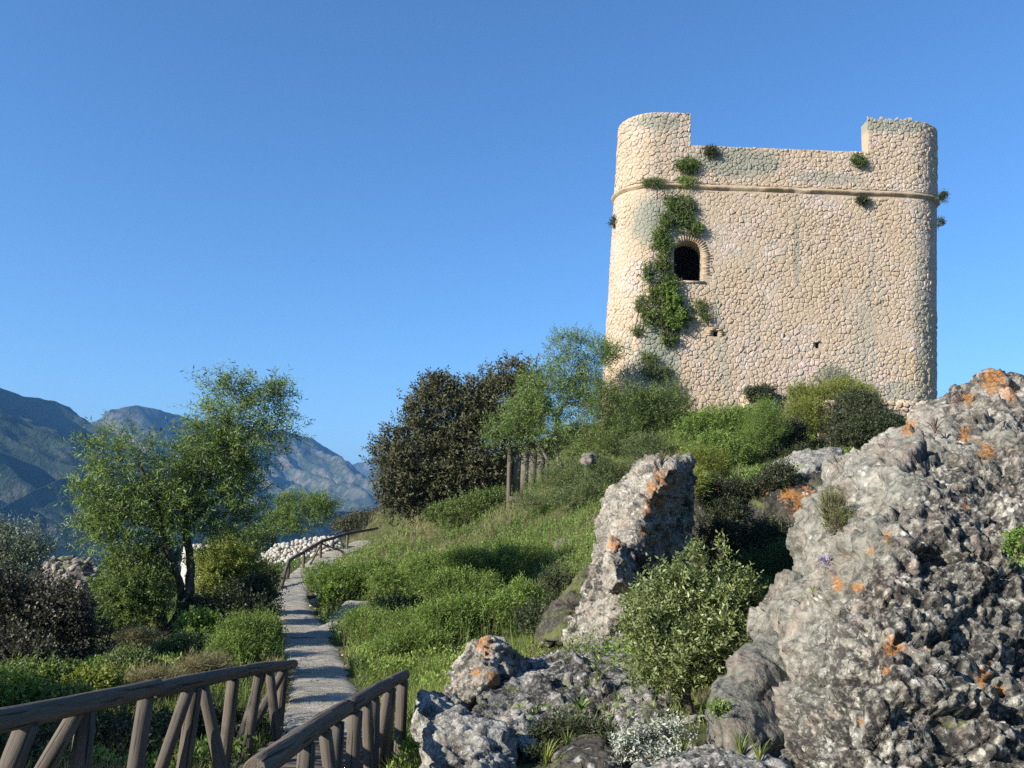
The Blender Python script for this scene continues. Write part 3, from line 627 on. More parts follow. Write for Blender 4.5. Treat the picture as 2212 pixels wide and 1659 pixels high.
# left ruin mound
rock('ruin_mound', [(0, 1400, 24), (40, 1300, 25), (70, 1250, 25.5), (110, 1222, 26), (150, 1208, 26), (200, 1214, 26), (222, 1235, 26), (232, 1290, 25), (240, 1360, 23), (200, 1430, 21.5), (60, 1440, 21.5)],
     [(120, 1300, 24), (170, 1260, 24.8), (180, 1350, 23)], 2.5, M['earthrock'], 'weathered mound of ruined masonry left of the almond tree', vox=0.06, amp=0.22, freq=1.1, lumps=0.05, lumpf=4.2, cat='ruin', seed=45, bulge=0.5)
rock('rock', [(1688, 862, 36.5), (1694, 842, 36.6), (1712, 834, 36.8), (1735, 836, 36.8), (1750, 850, 36.7), (1755, 930, 36.2), (1690, 930, 36.2)], [(1720, 855, 36.2)], 1.0, M['earthrock'],
     'rounded brownish boulder against the tower foot, half behind bushes', vox=0.06, amp=0.08, freq=1.4, seed=47, bulge=0.2)
rock('rock', [(1250, 1000, 33), (1258, 980, 33.5), (1280, 975, 33.6), (1296, 985, 33.4), (1294, 1003, 33), (1262, 1008, 32.6)], [(1275, 990, 32.8)], 0.5, M['earthrock'],
     'small grey rock in the brush below the tower corner', vox=0.05, amp=0.08, freq=1.6, seed=49, bulge=0.2)
rock('rock', [(1190, 1180, 27), (1200, 1164, 27.2), (1225, 1160, 27.3), (1245, 1170, 27.2), (1240, 1190, 26.8), (1205, 1195, 26.6)], [(1220, 1177, 26.6)], 0.5, M['earthrock'],
     'small brownish stone poking out of the dry grass slope', vox=0.04, amp=0.05, freq=2, seed=50, bulge=0.15)
for k, (x, y, r, Y, lb) in enumerate([(683, 1302, 14, 28, 'pale rounded stone at the fork of the two paths'), (692, 1282, 13, 28.6, 'grey stone stacked on the path-side stones at the fork'), (672, 1290, 9, 28.5, 'brown stone at the left of the stones at the path fork'), (690, 1262, 9, 29.4, 'small pointed stone topping the stones at the path fork'),
                              (470, 1560, 9, 10.8, 'small white stone on the verge just behind the left handrail'), (560, 1455, 7, 15.2, 'small cream stone on the verge near the path edge'), (340, 1475, 9, 12.6, 'orange-tinted stone on the dry verge above the left handrail'), (300, 1485, 10, 12.2, 'larger white stone left of the orange-tinted stone on the verge')]):
    ang = np.arange(9) / 9 * 2 * math.pi; rr = r * (1 + 0.25 * rng.normal(size=9) * 0.6)
    rock('stone', [(x + a * math.cos(t) * 1.15, y - a * math.sin(t) * 0.85, Y) for a, t in zip(rr, ang)], [(x, y, Y - r * Y / 1916 * 0.8)], r * Y / 1916 * 1.2, M['spire'] if k != 2 else M['earthrock'], lb, vox=max(0.012, r * Y / 1916 / 7), amp=0.02, freq=6, seed=60 + k, bulge=0.04, step=max(3, r * 0.4), cat='stone', group='loose stones beside the path')

# ------------------------------------------------------------------ masonry
def stone_mat(name, cols, mort, streak=None):
    t = NT(name); a = t.attr(); n = t.noise(5, 5, 0.65); n2 = t.noise(0.5, 4, 0.6); n3 = t.noise(22, 4, 0.7)
    k = len(cols); c = t.ramp(a, [(i / k, x) for i, x in enumerate(cols)], 'CONSTANT')
    c = t.mix(t.ramp(n, [(0.38, 0.6), (0.56, 0.0)]), c, mort)
    c = t.mix(t.ramp(n2, [(0.44, 0.85), (0.60, 0.1)]), c, mort)
    if streak: c = t.mix(t.ramp(t.math('ADD', t.math('MULTIPLY', t.noise(0.30, 3, 0.5, t.mapped((1, 1, 1), loc=(7, 0, 3))), 0.75), t.math('MULTIPLY', n, 0.25)), [(0.47, 0.0), (0.55, 0.45)]), c, (0.40, 0.305, 0.20))
    sc = t.noise(0.8, 5, 0.65, t.mapped((1, 1, 0.16)))
    gs = t.ramp(sc, [(0.56, 0.0), (0.68, 0.55)])
    c = t.mix(gs, c, (0.25, 0.27, 0.22))
    if streak:
        for (x0, z0, w, h, amt) in streak:
            sx = t.new('ShaderNodeSeparateXYZ'); t.l.new(t.coord(), sx.inputs[0])
            dx = t.math('MULTIPLY', t.math('SUBTRACT', sx.outputs[0], x0), 1 / w); dz = t.math('MULTIPLY', t.math('SUBTRACT', sx.outputs[2], z0), 1 / h)
            r2 = t.math('ADD', t.math('MULTIPLY', dx, dx), t.math('MULTIPLY', dz, dz))
            r2 = t.math('ADD', r2, t.math('MULTIPLY', t.math('SUBTRACT', n2, 0.5), 2.2))
            r2 = t.math('ADD', r2, t.math('MULTIPLY', t.math('SUBTRACT', n, 0.5), 1.2))
            c = t.mix(t.ramp(r2, [(0.4, amt), (1.0, 0.0)]), c, (0.20, 0.225, 0.18))
    c = t.mix(t.ramp(n3, [(0.58, 0.0), (0.68, 0.5)]), c, (0.22, 0.18, 0.13))
    t.bsdf(c, 0.93, t.bump(t.math('ADD', n3, t.math('MULTIPLY', n, 1.6)), 0.7, 0.035), 0.12); return t.m

def voronoi(pts):
    """cells of a planar point set: {index: polygon}"""
    v, e, f, *_ = delaunay_2d_cdt([Vector(p) for p in pts], [], [], 0, 1e-6)
    V = np.array([tuple(a) for a in v]); cells = {}
    for t in f:
        A, B, C_ = V[t[0]], V[t[1]], V[t[2]]
        d = 2 * (A[0] * (B[1] - C_[1]) + B[0] * (C_[1] - A[1]) + C_[0] * (A[1] - B[1]))
        if abs(d) < 1e-9: continue
        a2, b2, c2 = A @ A, B @ B, C_ @ C_
        cc = np.array([(a2 * (B[1] - C_[1]) + b2 * (C_[1] - A[1]) + c2 * (A[1] - B[1])) / d, (a2 * (C_[0] - B[0]) + b2 * (A[0] - C_[0]) + c2 * (B[0] - A[0])) / d])
        for k in t: cells.setdefault(k, []).append(cc)
    out = []
    for k, cs in cells.items():
        cs = np.array(cs)
        if len(cs) < 4: continue
        a = np.arctan2(*(cs - V[k]).T[::-1]); out.append((V[k], cs[np.argsort(a)]))
    return out
def stone_slab(poly, gap, h, seed):
    """rings of a proud, rounded stone in (u, z, height)"""
    c = poly.mean(0); r = np.linalg.norm(poly - c, axis=1)
    p = c + (poly - c) * np.maximum(0.3, 1 - gap / np.maximum(r, 1e-3))[:, None]
    q = np.empty((len(p) * 2, 2)); nx = np.roll(p, -1, 0); q[0::2] = p * 0.84 + nx * 0.16; q[1::2] = p * 0.16 + nx * 0.84
    n = len(q); rs = np.random.RandomState(seed)
    tilt = rs.normal(size=2) * h * 0.8
    def ring(s, hh):
        w = c + (q - c) * s + rs.normal(size=q.shape) * 0.006
        return np.c_[w, hh + (w - c) @ tilt + rs.normal(size=len(w)) * h * 0.05]
    V = np.concatenate([ring(1.0, -0.03), ring(0.95, h * 0.78), ring(0.74, h), [[c[0], c[1], h * (0.8 + 0.4 * rs.rand())]]])
    F = []
    for i in range(n):
        j = (i + 1) % n
        F += [(i, j, n + j), (i, n + j, n + i), (n + i, n + j, 2 * n + j), (n + i, 2 * n + j, 2 * n + i), (2 * n + i, 2 * n + j, 3 * n)]
    return V, np.array(F)

# --- the tower
def boxv(x0, x1, y0, y1, z0, z1): return [(x, y, z) for z in (z0, z1) for y in (y0, y1) for x in (x0, x1)], [(0, 2, 3, 1), (4, 5, 7, 6), (0, 1, 5, 4), (2, 6, 7, 3), (0, 4, 6, 2), (1, 3, 7, 5)]
FY = 40.0
def lin(z, za, a, zb, b): return a + (z - za) * (b - a) / (zb - za)
bl, tl = U(1303, 830, FY + 1.7), U(1339, 255, FY + 1.7); br, tr = U(2026, 865, FY + 1.2), U(2031, 262, FY + 1.2)
z_par, z_mer, z_cor = U(1690, 321, FY)[2], U(1420, 241, FY)[2], U(1690, 410, FY)[2]
z_merR = U(1920, 251, FY)[2]
z_bot = min(bl[2], br[2]) - 2.5
RC = 1.9
def tw(z): return lin(z, bl[2], bl[0], tl[2], tl[0]), lin(z, br[2], br[0], tr[2], tr[0])
def frontY(z): return FY + 0.012 * (z - z_cor)
ZR = bl[2]
x0r, x1r = tw(ZR); Wr = x1r - x0r
SEG = [Wr - 2 * RC, RC * math.pi / 2]   # straight, corner
PER = 4 * (SEG[0] + SEG[1])
def tower_pt(u, z):
    """u: 0 at the left end of the straight front, growing to the right round the tower (negative: round the left corner)"""
    u = np.asarray(u, float) % PER; z = np.asarray(z, float)
    l, r = tw(z); W = r - l; cx = (l + r) / 2; k = W / Wr
    s = SEG[0]; c = SEG[1]; seg = (u // (s + c)).astype(int); t = u - seg * (s + c)
    on = t < s; a = np.where(on, 0, (t - s) / RC)
    # local frame for the side that starts at the lower left corner of a square, moving +x, outside is -y
    px = np.where(on, -s / 2 + t, s / 2 + RC * np.sin(a)); py = np.where(on, -Wr / 2, -Wr / 2 + RC - RC * np.cos(a))
    nx = np.where(on, 0, np.sin(a)); ny = np.where(on, -1, -np.cos(a))
    th = seg * math.pi / 2; ct, st = np.cos(th), np.sin(th)
    X = px * ct - py * st; Y = px * st + py * ct; NX = nx * ct - ny * st; NY = nx * st + ny * ct
    fy = frontY(z); dep = (Y + Wr / 2) * k; xx = cx + X * k
    xx = xx + (1 - np.clip((xx - l) / W, 0, 1)) * np.maximum(dep - RC, 0) * 0.15      # the left side runs in towards the back
    return np.stack([xx, fy + dep, z], -1), np.stack([NX, NY, 0 * NX], -1)
tower = empty('castle_tower', ((x0r + x1r) / 2, FY + Wr / 2, ZR), 'square rubble-stone castle tower with rounded corners, two tall corner merlons and one arched window', 'tower')
# streaks of damp under the ivy, in world x/z relative to the tower's local space
tx, tz = tower.location.x, tower.location.z
def TL(vx, vy): p = U(vx, vy, FY); return p[0] - tx, p[2] - tz
streaks = []
for (a, b, w, h, m) in [(1430, 480, 1.5, 1.5, 0.8), (1420, 760, 1.1, 2.6, 0.85), (1580, 350, 3.0, 0.9, 0.7), (1930, 270, 1.8, 0.5, 0.7), (1420, 262, 1.6, 0.5, 0.6), (1780, 385, 2.2, 0.35, 0.5), (1720, 540, 0.18, 2.2, 0.55), (1990, 700, 0.5, 3.5, 0.45), (1940, 850, 1.6, 0.7, 0.5)]:
    x, z = TL(a, b); streaks.append((x, z, w, h, m))
M['towerstone'] = stone_mat('tower_rubble', [(0.447, 0.358, 0.322), (0.486, 0.391, 0.355), (0.408, 0.363, 0.326), (0.534, 0.439, 0.403), (0.408, 0.315, 0.240), (0.437, 0.344, 0.269), (0.476, 0.368, 0.336), (0.369, 0.368, 0.336), (0.525, 0.468, 0.432), (0.447, 0.353, 0.307)], (0.42, 0.335, 0.235), streaks)
M['mortar'] = stone_mat('tower_mortar', [(0.38, 0.315, 0.235)], (0.41, 0.33, 0.225), streaks)
M['brick'] = stone_mat('old_brick', [(0.36, 0.17, 0.09), (0.40, 0.26, 0.15), (0.40, 0.31, 0.21), (0.36, 0.23, 0.14), (0.41, 0.33, 0.23)], (0.40, 0.32, 0.22))
M['cornice'] = stone_mat('cornice_stone', [(0.44, 0.35, 0.24)], (0.38, 0.29, 0.19))
M['palestone'] = stone_mat('pale_rubble', [(0.52, 0.50, 0.43), (0.44, 0.41, 0.35), (0.55, 0.52, 0.45), (0.50, 0.39, 0.30), (0.38, 0.36, 0.31), (0.52, 0.40, 0.27)], (0.45, 0.43, 0.37))
M['void'] = NT('dark_interior').m; _t = NT('dark_interior_shade'); _t.bsdf((0.06, 0.05, 0.045), 1.0); M['void'] = _t.m  # dark colour put in for the shade inside the openings

# body as a closed solid up to the parapet walk, then openings cut with booleans
nu = 96; us = np.concatenate([np.linspace(0, SEG[0], 6)[:-1]] + [SEG[0] + np.linspace(0, SEG[1], 9)[:-1]]); us = np.concatenate([us + k * (SEG[0] + SEG[1]) for k in range(4)])
def loft(zs, inset=0.0):
    P = []
    for z in zs:
        p, n = tower_pt(us, np.full(len(us), z)); P.append(p - n * inset)
    return np.array(P)
def solid(zs):
    P = loft(zs); n = len(us); V = P.reshape(-1, 3); F = []
    for a in range(len(zs) - 1):
        for i in range(n): j = (i + 1) % n; F.append((a * n + i, a * n + j, (a + 1) * n + j, (a + 1) * n + i))
    F.append(tuple(range(n))[::-1]); F.append(tuple((len(zs) - 1) * n + i for i in range(n)))
    return V, F
def py_mesh(name, V, F, mat):
    me = bpy.data.meshes.new(name); me.from_pydata([tuple(map(float, v)) for v in V], [], [tuple(f) for f in F]); me.update(); me.materials.append(mat); return me
def arch_profile(w, h, n=12):
    r = w / 2; return [(-r, 0), (r, 0)] + [(r * math.cos(a), h - r * 0.92 + r * 0.92 * math.sin(a)) for a in np.linspace(0, math.pi, n)]
def prism(prof, cx, cz, y0, y1):
    n = len(prof); V = [(cx + a, y0, cz + b) for a, b in prof] + [(cx + a, y1, cz + b) for a, b in prof]
    F = [tuple(range(n)), tuple(range(n, 2 * n))[::-1]] + [(i, i + n, (i + 1) % n + n, (i + 1) % n) for i in range(n)]
    return V, F
wl_, wr_ = U(1455, 606, FY), U(1518, 606, FY); wtop = U(1487, 520, FY)
wcx, wz, ww, wh = (wl_[0] + wr_[0]) / 2, wl_[2], wr_[0] - wl_[0], wtop[2] - wl_[2]
holes = [(U(1545, 722, FY), 0.22, 0.26), (U(1764, 747, FY), 0.18, 0.28), (U(1221 * 0 + 1352, 640, FY), 0.0, 0.0)]
V, F = solid(np.linspace(z_bot, z_par - 1.2, 12))
body = link('wall', py_mesh('wall', V, F, M['mortar'])); 
cutters = [boxv(wcx - 1.8, wcx + 3.5, FY + 0.8, FY + 8, wz - 1.0, wz + wh + 0.8), prism(arch_profile(ww, wh), wcx, wz, FY - 2, FY + 3)]
for (p, w, h) in holes[:2]: cutters.append(prism([(-w / 2, -h / 2), (w / 2, -h / 2), (w / 2, h / 2), (-w / 2, h / 2)], p[0], p[2], FY - 2, FY + 1.2))
# merlons and parapet: a ring of wall with a notch in each side
def boolean(o, V, F, op):
    c = link('cut', py_mesh('cut', V, F, M['void']))
    bm = bmesh.new(); bm.from_mesh(c.data); bmesh.ops.recalc_face_normals(bm, faces=bm.faces); bm.to_mesh(c.data); bm.free()
    m = o.modifiers.new('b', 'BOOLEAN'); m.operation = op; m.solver = 'EXACT'; m.object = c
    dg = bpy.context.evaluated_depsgraph_get(); me = bpy.data.meshes.new_from_object(o.evaluated_get(dg)); o.modifiers.clear(); o.data = me
    bpy.data.objects.remove(c)
def recalc(o):
    bm = bmesh.new(); bm.from_mesh(o.data); bmesh.ops.recalc_face_normals(bm, faces=bm.faces); bm.to_mesh(o.data); bm.free()
recalc(body)
for V, F in cutters: boolean(body, V, F, 'DIFFERENCE')
V, F = solid(np.linspace(z_par - 1.2, z_mer, 5)); par = link('parapet', py_mesh('parapet', V, F, M['mortar'])); recalc(par)
P = loft([z_par - 1.4, z_mer + 1], 0.75).reshape(-1, 3); n = len(us)
boolean(par, P, [(i, (i + 1) % n, n + (i + 1) % n, n + i) for i in range(n)] + [tuple(range(n))[::-1], tuple(range(n, 2 * n))], 'DIFFERENCE')
ml = U(1492, 290, FY)[0]; mr = U(1875, 290, FY)[0]
V, F = boxv(ml, mr, FY - 3, FY + 30, z_par, z_mer + 2); boolean(par, V, F, 'DIFFERENCE')
off = ml - x0r
V, F = boxv(x0r - 3, x1r + 3, FY + off, FY + Wr - off, z_par, z_mer + 2); boolean(par, V, F, 'DIFFERENCE')
xs_ = U(1975, 262, FY)[0]; V, F = boxv(xs_, x1r + 3, FY - 3, FY + 2.4, z_merR - 0.18, z_mer + 2); boolean(par, V, F, 'DIFFERENCE')
V, F = boxv(xs_ - 4, xs_ + 0.01, FY - 3, FY + 2.4, z_merR + 0.05, z_mer + 2); boolean(par, V, F, 'DIFFERENCE')
for o in (body, par):
    o.data.transform(Matrix.Translation(-Vector(tower.location))); o.parent = tower
V, F = solid([z_par - 1.6, z_par - 1.198]); P = loft([z_par - 1.19, z_par - 1.1], 0.5).reshape(-1, 3)
roof = link('roof', py_mesh('roof', local(P, tower), [(i, (i + 1) % n, n + (i + 1) % n, n + i) for i in range(n)] + [tuple(range(n))[::-1], tuple(range(n, 2 * n))], M['mortar']), tower)
# cornice: a roll of stone with a fillet under it
prof = [(0.0, -0.14), (0.05, -0.12), (0.08, -0.07), (0.14, -0.04), (0.16, 0.02), (0.13, 0.06), (0.0, 0.10)]
uu = np.linspace(0, PER, 420)[:-1]; VV = []
for (o_, dz) in prof:
    wz_ = z_cor + dz + 0.02 * vnoise(P3(uu * 1.3, uu * 0 + dz), 3)
    p, nn = tower_pt(uu, wz_); p = p + nn * (o_ * (1 + 0.30 * fbm(P3(uu * 3.1, uu * 0 + dz * 3), 3, 8) - 0.5 * smoothstep(fbm(P3(uu * 0.9, uu * 0), 3, 18) * 4 - 1)))[:, None]; VV.append(p)
VV = np.array(VV); m = len(uu); F = []
for a in range(len(prof) - 1):
    i = np.arange(m); j = (i + 1) % m; F.append(np.stack([a * m + i, a * m + j, (a + 1) * m + j, (a + 1) * m + i], 1))
link('cornice', mesh_np('cornice', local(VV.reshape(-1, 3), tower), np.concatenate(F), M['cornice'], {'rnd': np.zeros(m * len(prof))}, True), tower)
# stones
u_lo, u_hi = -SEG[1] - 3.0, SEG[0] + SEG[1] + 2.5
pts = []; z = z_bot + 0.8; row = 0
while z < z_mer + 0.3:
    hh = rng.uniform(0.11, 0.24); u = u_lo
    while u < u_hi:
        w = rng.uniform(0.10, 0.30) if rng.random() < 0.86 else rng.uniform(0.32, 0.55); pts.append((u + rng.uniform(-0.05, 0.05), z + rng.uniform(-0.10, 0.10))); u += w
    z += hh; row += 1
pts = np.array(pts); allst = []
for k, (c, poly) in enumerate(voronoi(pts)):
    u, z = poly.mean(0)
    if z < z_bot + 1 or np.ptp(poly[:, 0]) > 0.9 or np.ptp(poly[:, 1]) > 0.8: continue
    x = tower_pt(u, z)[0][0]; xa, ya = poly[:, 1].min(), poly[:, 1].max()
    xmin = tower_pt(poly[:, 0].min(), z)[0][0]; xmax = tower_pt(poly[:, 0].max(), z)[0][0]
    front = 0 <= (u + 0.0) <= SEG[0]
    if abs((z + 0) - z_cor) < 0.30: 
        if ya > z_cor - 0.2 and xa < z_cor + 0.14:
            poly = poly.copy()
            poly[:, 1] = np.where(u < 1e9, np.clip(poly[:, 1], z_cor + 0.15, 99) if z > z_cor else np.clip(poly[:, 1], -99, z_cor - 0.21), 0)
            if np.ptp(poly[:, 1]) < 0.08: continue
    # clip to the top outline
    inner = (xmin > ml) and (xmax < mr); side = (u < -SEG[1]) or (u > SEG[0] + SEG[1])
    ztop = z_par if (inner or (side and False)) else (z_mer if x < 0.5 * (ml + mr) else (z_merR if x < xs_ else z_merR - 0.18))
    if side:
        dep = tower_pt(u, z)[0][1] - FY
        if dep > off - 0.1: ztop = z_par
    if xa > ztop - 0.08: continue
    if z > z_par - 0.05 and not side and ((xmin < ml < xmax) or (xmin < mr < xmax)):
        # trim at the merlon's edge
        poly = poly.copy(); lim = (ml if xmin < ml < xmax else mr)
        ulim = u + (lim - x)
        poly[:, 0] = np.minimum(poly[:, 0], ulim) if lim == ml else np.maximum(poly[:, 0], ulim)
        if np.ptp(poly[:, 0]) < 0.08: continue
    if ya > ztop: poly = poly.copy(); poly[:, 1] = np.minimum(poly[:, 1], ztop + 0.008 * rng.normal())
    # keep the openings clear
    if abs(x - wcx) < ww / 2 + 0.30 and wz - 0.10 < z < wz + wh + 0.28: continue
    if any(abs(x - p[0]) < w / 2 + 0.12 and abs(z - p[2]) < h / 2 + 0.12 for p, w, h in holes[:2]): continue
    # the middle of the wall is smeared with mortar, so the stones lie nearly flush there
    pl = vnoise(np.array([[u * 0.33, z * 0.33, 1.0]]), 5)[0] + 0.8 * vnoise(np.array([[u * 1.1, z * 1.1, 3.0]]), 6)[0]
    flush = smoothstep(np.array([pl * 0.9 + (0.35 if (z < z_cor and z > ZR + 2) else -0.5)]))[0]
    h = 0.023 * (1 - 0.75 * flush) * rng.uniform(0.1, 2.1)
    Vs, Fs = stone_slab(poly, 0.003 + 0.016 * rng.random() ** 3, h, k)
    p, nn = tower_pt(Vs[:, 0], Vs[:, 1]); W3 = p + nn * Vs[:, 2:3]
    ar = np.ptp(poly[:, 0]) * np.ptp(poly[:, 1]); vis = -2.0 < u < SEG[0] + 1.5
    allst.append((ar if vis else 0, W3, Fs, rng.random()))
allst.sort(key=lambda s: -s[0])
for ar, W3, Fs, a in allst[:295]:
    link('stone', mesh_np('stone', local(W3, tower), Fs, M['towerstone'], {'rnd': np.full(len(W3), a)}), tower)
bag = Bag()
for ar, W3, Fs, a in allst[295:]: bag.add(W3, Fs, a)
tag(bag.build('stonework', M['towerstone'], tower), kind='stuff')
def slab_box(x0, x1, y0, y1, z0, z1):
    V, F = boxv(x0, x1, y0, y1, z0, z1); V = np.array(V, float) + rng.normal(size=(8, 3)) * 0.012; return V, np.array(F)
# brick surround of the arched window
def brick_mesh(L, H, D, seed):
    V, F = boxv(-L / 2, L / 2, -D / 2, D / 2, -H / 2, H / 2); V = np.array(V, float) + np.random.RandomState(seed).normal(size=(8, 3)) * 0.004
    return mesh_np('brick', V, np.array(F), M['brick'], {'rnd': np.full(8, np.random.RandomState(seed + 50).rand())})
bms = [brick_mesh(0.30, 0.055, 0.30, k) for k in range(9)]
def put_brick(x, y, z, rot=0.0, s=1.0):
    o = link('brick', bms[rng.integers(9)], tower); o.location = (x - tower.location.x, y - tower.location.y, z - tower.location.z); o.rotation_euler = (0, -rot, 0); o.scale = (s, 1, 1)
f0 = frontY(wz) + 0.147
for sd in (-1, 1):
    z = wz; k = 0
    while z < wz + wh - ww / 2 * 0.92:
        s = (1.0 if k % 2 else 0.75) if sd < 0 else (1.0 if k % 2 else 1.45)
        put_brick(wcx + sd * (ww / 2 + 0.15 * s), f0 + rng.normal() * 0.006, z + 0.03, 0, s); z += 0.068; k += 1
nA = 21
for k in range(nA):
    a = math.pi * (k + 0.5) / nA; r = ww / 2 + 0.14
    put_brick(wcx + r * math.cos(a), f0 - 0.01, wz + wh - ww / 2 * 0.92 + r * 0.95 * math.sin(a), a, 0.9)
sill = slab_box(wcx - ww / 2 - 0.1, wcx + ww / 2 + 0.1, f0 - 0.22, f0 + 0.3, wz - 0.10, wz - 0.003)
link('window_sill', mesh_np('window_sill', local(sill[0], tower), sill[1], M['towerstone'], {'rnd': np.full(8, 0.4)}), tower)
for p, w, h in holes[:1]:
    for dx, dz, s in ((-0.28, 0.1, 0.9), (-0.28, 0.03, 0.9), (-0.28, -0.05, 0.9), (0.26, 0.08, 0.7), (0.26, 0.0, 0.7), (0.26, -0.09, 0.7), (-0.15, 0.19, 1.0), (0.16, 0.19, 1.0), (-0.1, 0.26, 1.3)):
        put_brick(p[0] + dx, frontY(p[2]) + 0.1, p[2] + dz, 0, s)
for p, w, h in holes[1:2]:
    for dx, dz, s in ((-0.2, 0.1, 0.6), (-0.2, 0.0, 0.6), (0.0, 0.18, 0.8)): put_brick(p[0] + dx, frontY(p[2]) + 0.1, p[2] + dz, 0, s)

# --- other stonework: stones piled on a mound or set in a face
def ico(sub=1):
    bm = bmesh.new(); bmesh.ops.create_icosphere(bm, subdivisions=sub, radius=1); V = np.array([tuple(v.co) for v in bm.verts]); F = np.array([[v.index for v in f.verts] for f in bm.faces]); bm.free(); return V, F
IV, IF = ico(1)
STV = []
for k in range(12):
    d = 1 + 0.42 * vnoise(IV * 1.5 + k * 9.1, k); W = IV * d[:, None]; W = np.sign(W) * np.abs(W) ** 0.7; STV.append(W)
def stone_meshes(mat): return [mesh_np('stone', v, IF, mat, {'rnd': np.full(len(v), (k + 0.5) / 12)}) for k, v in enumerate(STV)]
PSM = stone_meshes(M['palestone'])
M['ruinstone'] = stone_mat('ruin_rubble', [(0.34, 0.32, 0.27), (0.48, 0.45, 0.40), (0.27, 0.25, 0.21), (0.38, 0.33, 0.27)], (0.22, 0.19, 0.15)); RSM = stone_meshes(M['ruinstone'])
def put_stones(P, size, parent, meshes, flat=0.75, limit=298, mat=None):
    P = np.asarray(P); order = np.argsort(-np.asarray(size)); bag = Bag(); more = False
    for c, i in enumerate(order):
        s = size[i]; k = rng.integers(12); e = (rng.uniform(0, 0.6), rng.uniform(0, 0.6), rng.uniform(0, 6.28)); sc = (s * rng.uniform(.85, 1.3), s * rng.uniform(.8, 1.1), s * flat * rng.uniform(.8, 1.15))
        if c < limit:
            o = link('stone', meshes[k], parent); o.location = tuple(P[i] - np.array(parent.location)); o.rotation_euler = e; o.scale = sc
        else:
            from mathutils import Euler
            Rm = np.array(Euler(e).to_matrix()); bag.add((STV[k] * np.array(sc)) @ Rm.T + P[i], IF, (k + 0.5) / 12); more = True
    if more: tag(bag.build('stonework', mat, parent), kind='stuff')
# pale rubble wall behind the far handrail
rw = empty('rubble_wall', U(650, 1228, 43), 'sunlit tumbled wall of pale rubble stones behind the far handrail', 'stone wall')
core = rock('core', [(553, 1244, 42.4), (557, 1220, 42.8), (568, 1199, 43.1), (602, 1178, 43.6), (650, 1168, 44.0), (702, 1160, 44.4), (724, 1163, 44.6), (746, 1183, 44.4), (754, 1200, 43.8), (700, 1244, 42.6), (640, 1249, 42.2)], [(620, 1219, 42.4), (690, 1190, 43.1)], 1.6, M['earthrock'], None, vox=0.09, amp=0.05, freq=1.2, seed=71, parent=rw, bulge=0.2, step=8)
core.matrix_parent_inverse = Matrix.Translation(-Vector(rw.location))
core['kind'] = 'stuff'
bpy.context.view_layer.update()
def surf_pts(o, n, facing=0.0):
    me = o.data; nv = len(me.vertices); V = np.empty(nv * 3, np.float32); me.vertices.foreach_get('co', V); V = V.reshape(-1, 3).astype(float)
    N = np.empty(nv * 3, np.float32); me.vertices.foreach_get('normal', N); N = N.reshape(-1, 3)
    ok = np.where((N @ unit(CAM - V.mean(0))) > facing)[0]
    return V, N, ok
def poisson(V, ok, r, nmax):
    out = []; grid = {}
    for i in rng.permutation(ok):
        c = tuple((V[i] // r).astype(int)); bad = False
        for dx in (-1, 0, 1):
            for dy in (-1, 0, 1):
                for dz in (-1, 0, 1):
                    for j in grid.get((c[0] + dx, c[1] + dy, c[2] + dz), ()):
                        if ((V[i] - V[j]) ** 2).sum() < r * r: bad = True
        if not bad: out.append(i); grid.setdefault(c, []).append(i)
        if len(out) >= nmax: break
    return np.array(out)
V, N, ok = surf_pts(core, 0); idx = poisson(V, ok, 0.155, 1300)
put_stones(V[idx] + N[idx] * 0.03, rng.uniform(0.05, 0.155, len(idx)), rw, PSM, 0.8, mat=M['palestone'])
# stones scattered over the ruin mound on the left
mound = bpy.data.objects['ruin_mound']
V, N, ok = surf_pts(mound, 0, 0.1); idx = poisson(V, ok, 0.30, 260); rs_ = rng.uniform(0.04, 0.13, len(idx))
for i, s in zip(idx, rs_):
    o = link('stone', RSM[rng.integers(12)], mound); o.location = tuple(V[i] + N[i] * 0.02); o.rotation_euler = (rng.uniform(0, 1), rng.uniform(0, 1), rng.uniform(0, 6)); o.scale = (s * 1.3, s, s * 0.7)
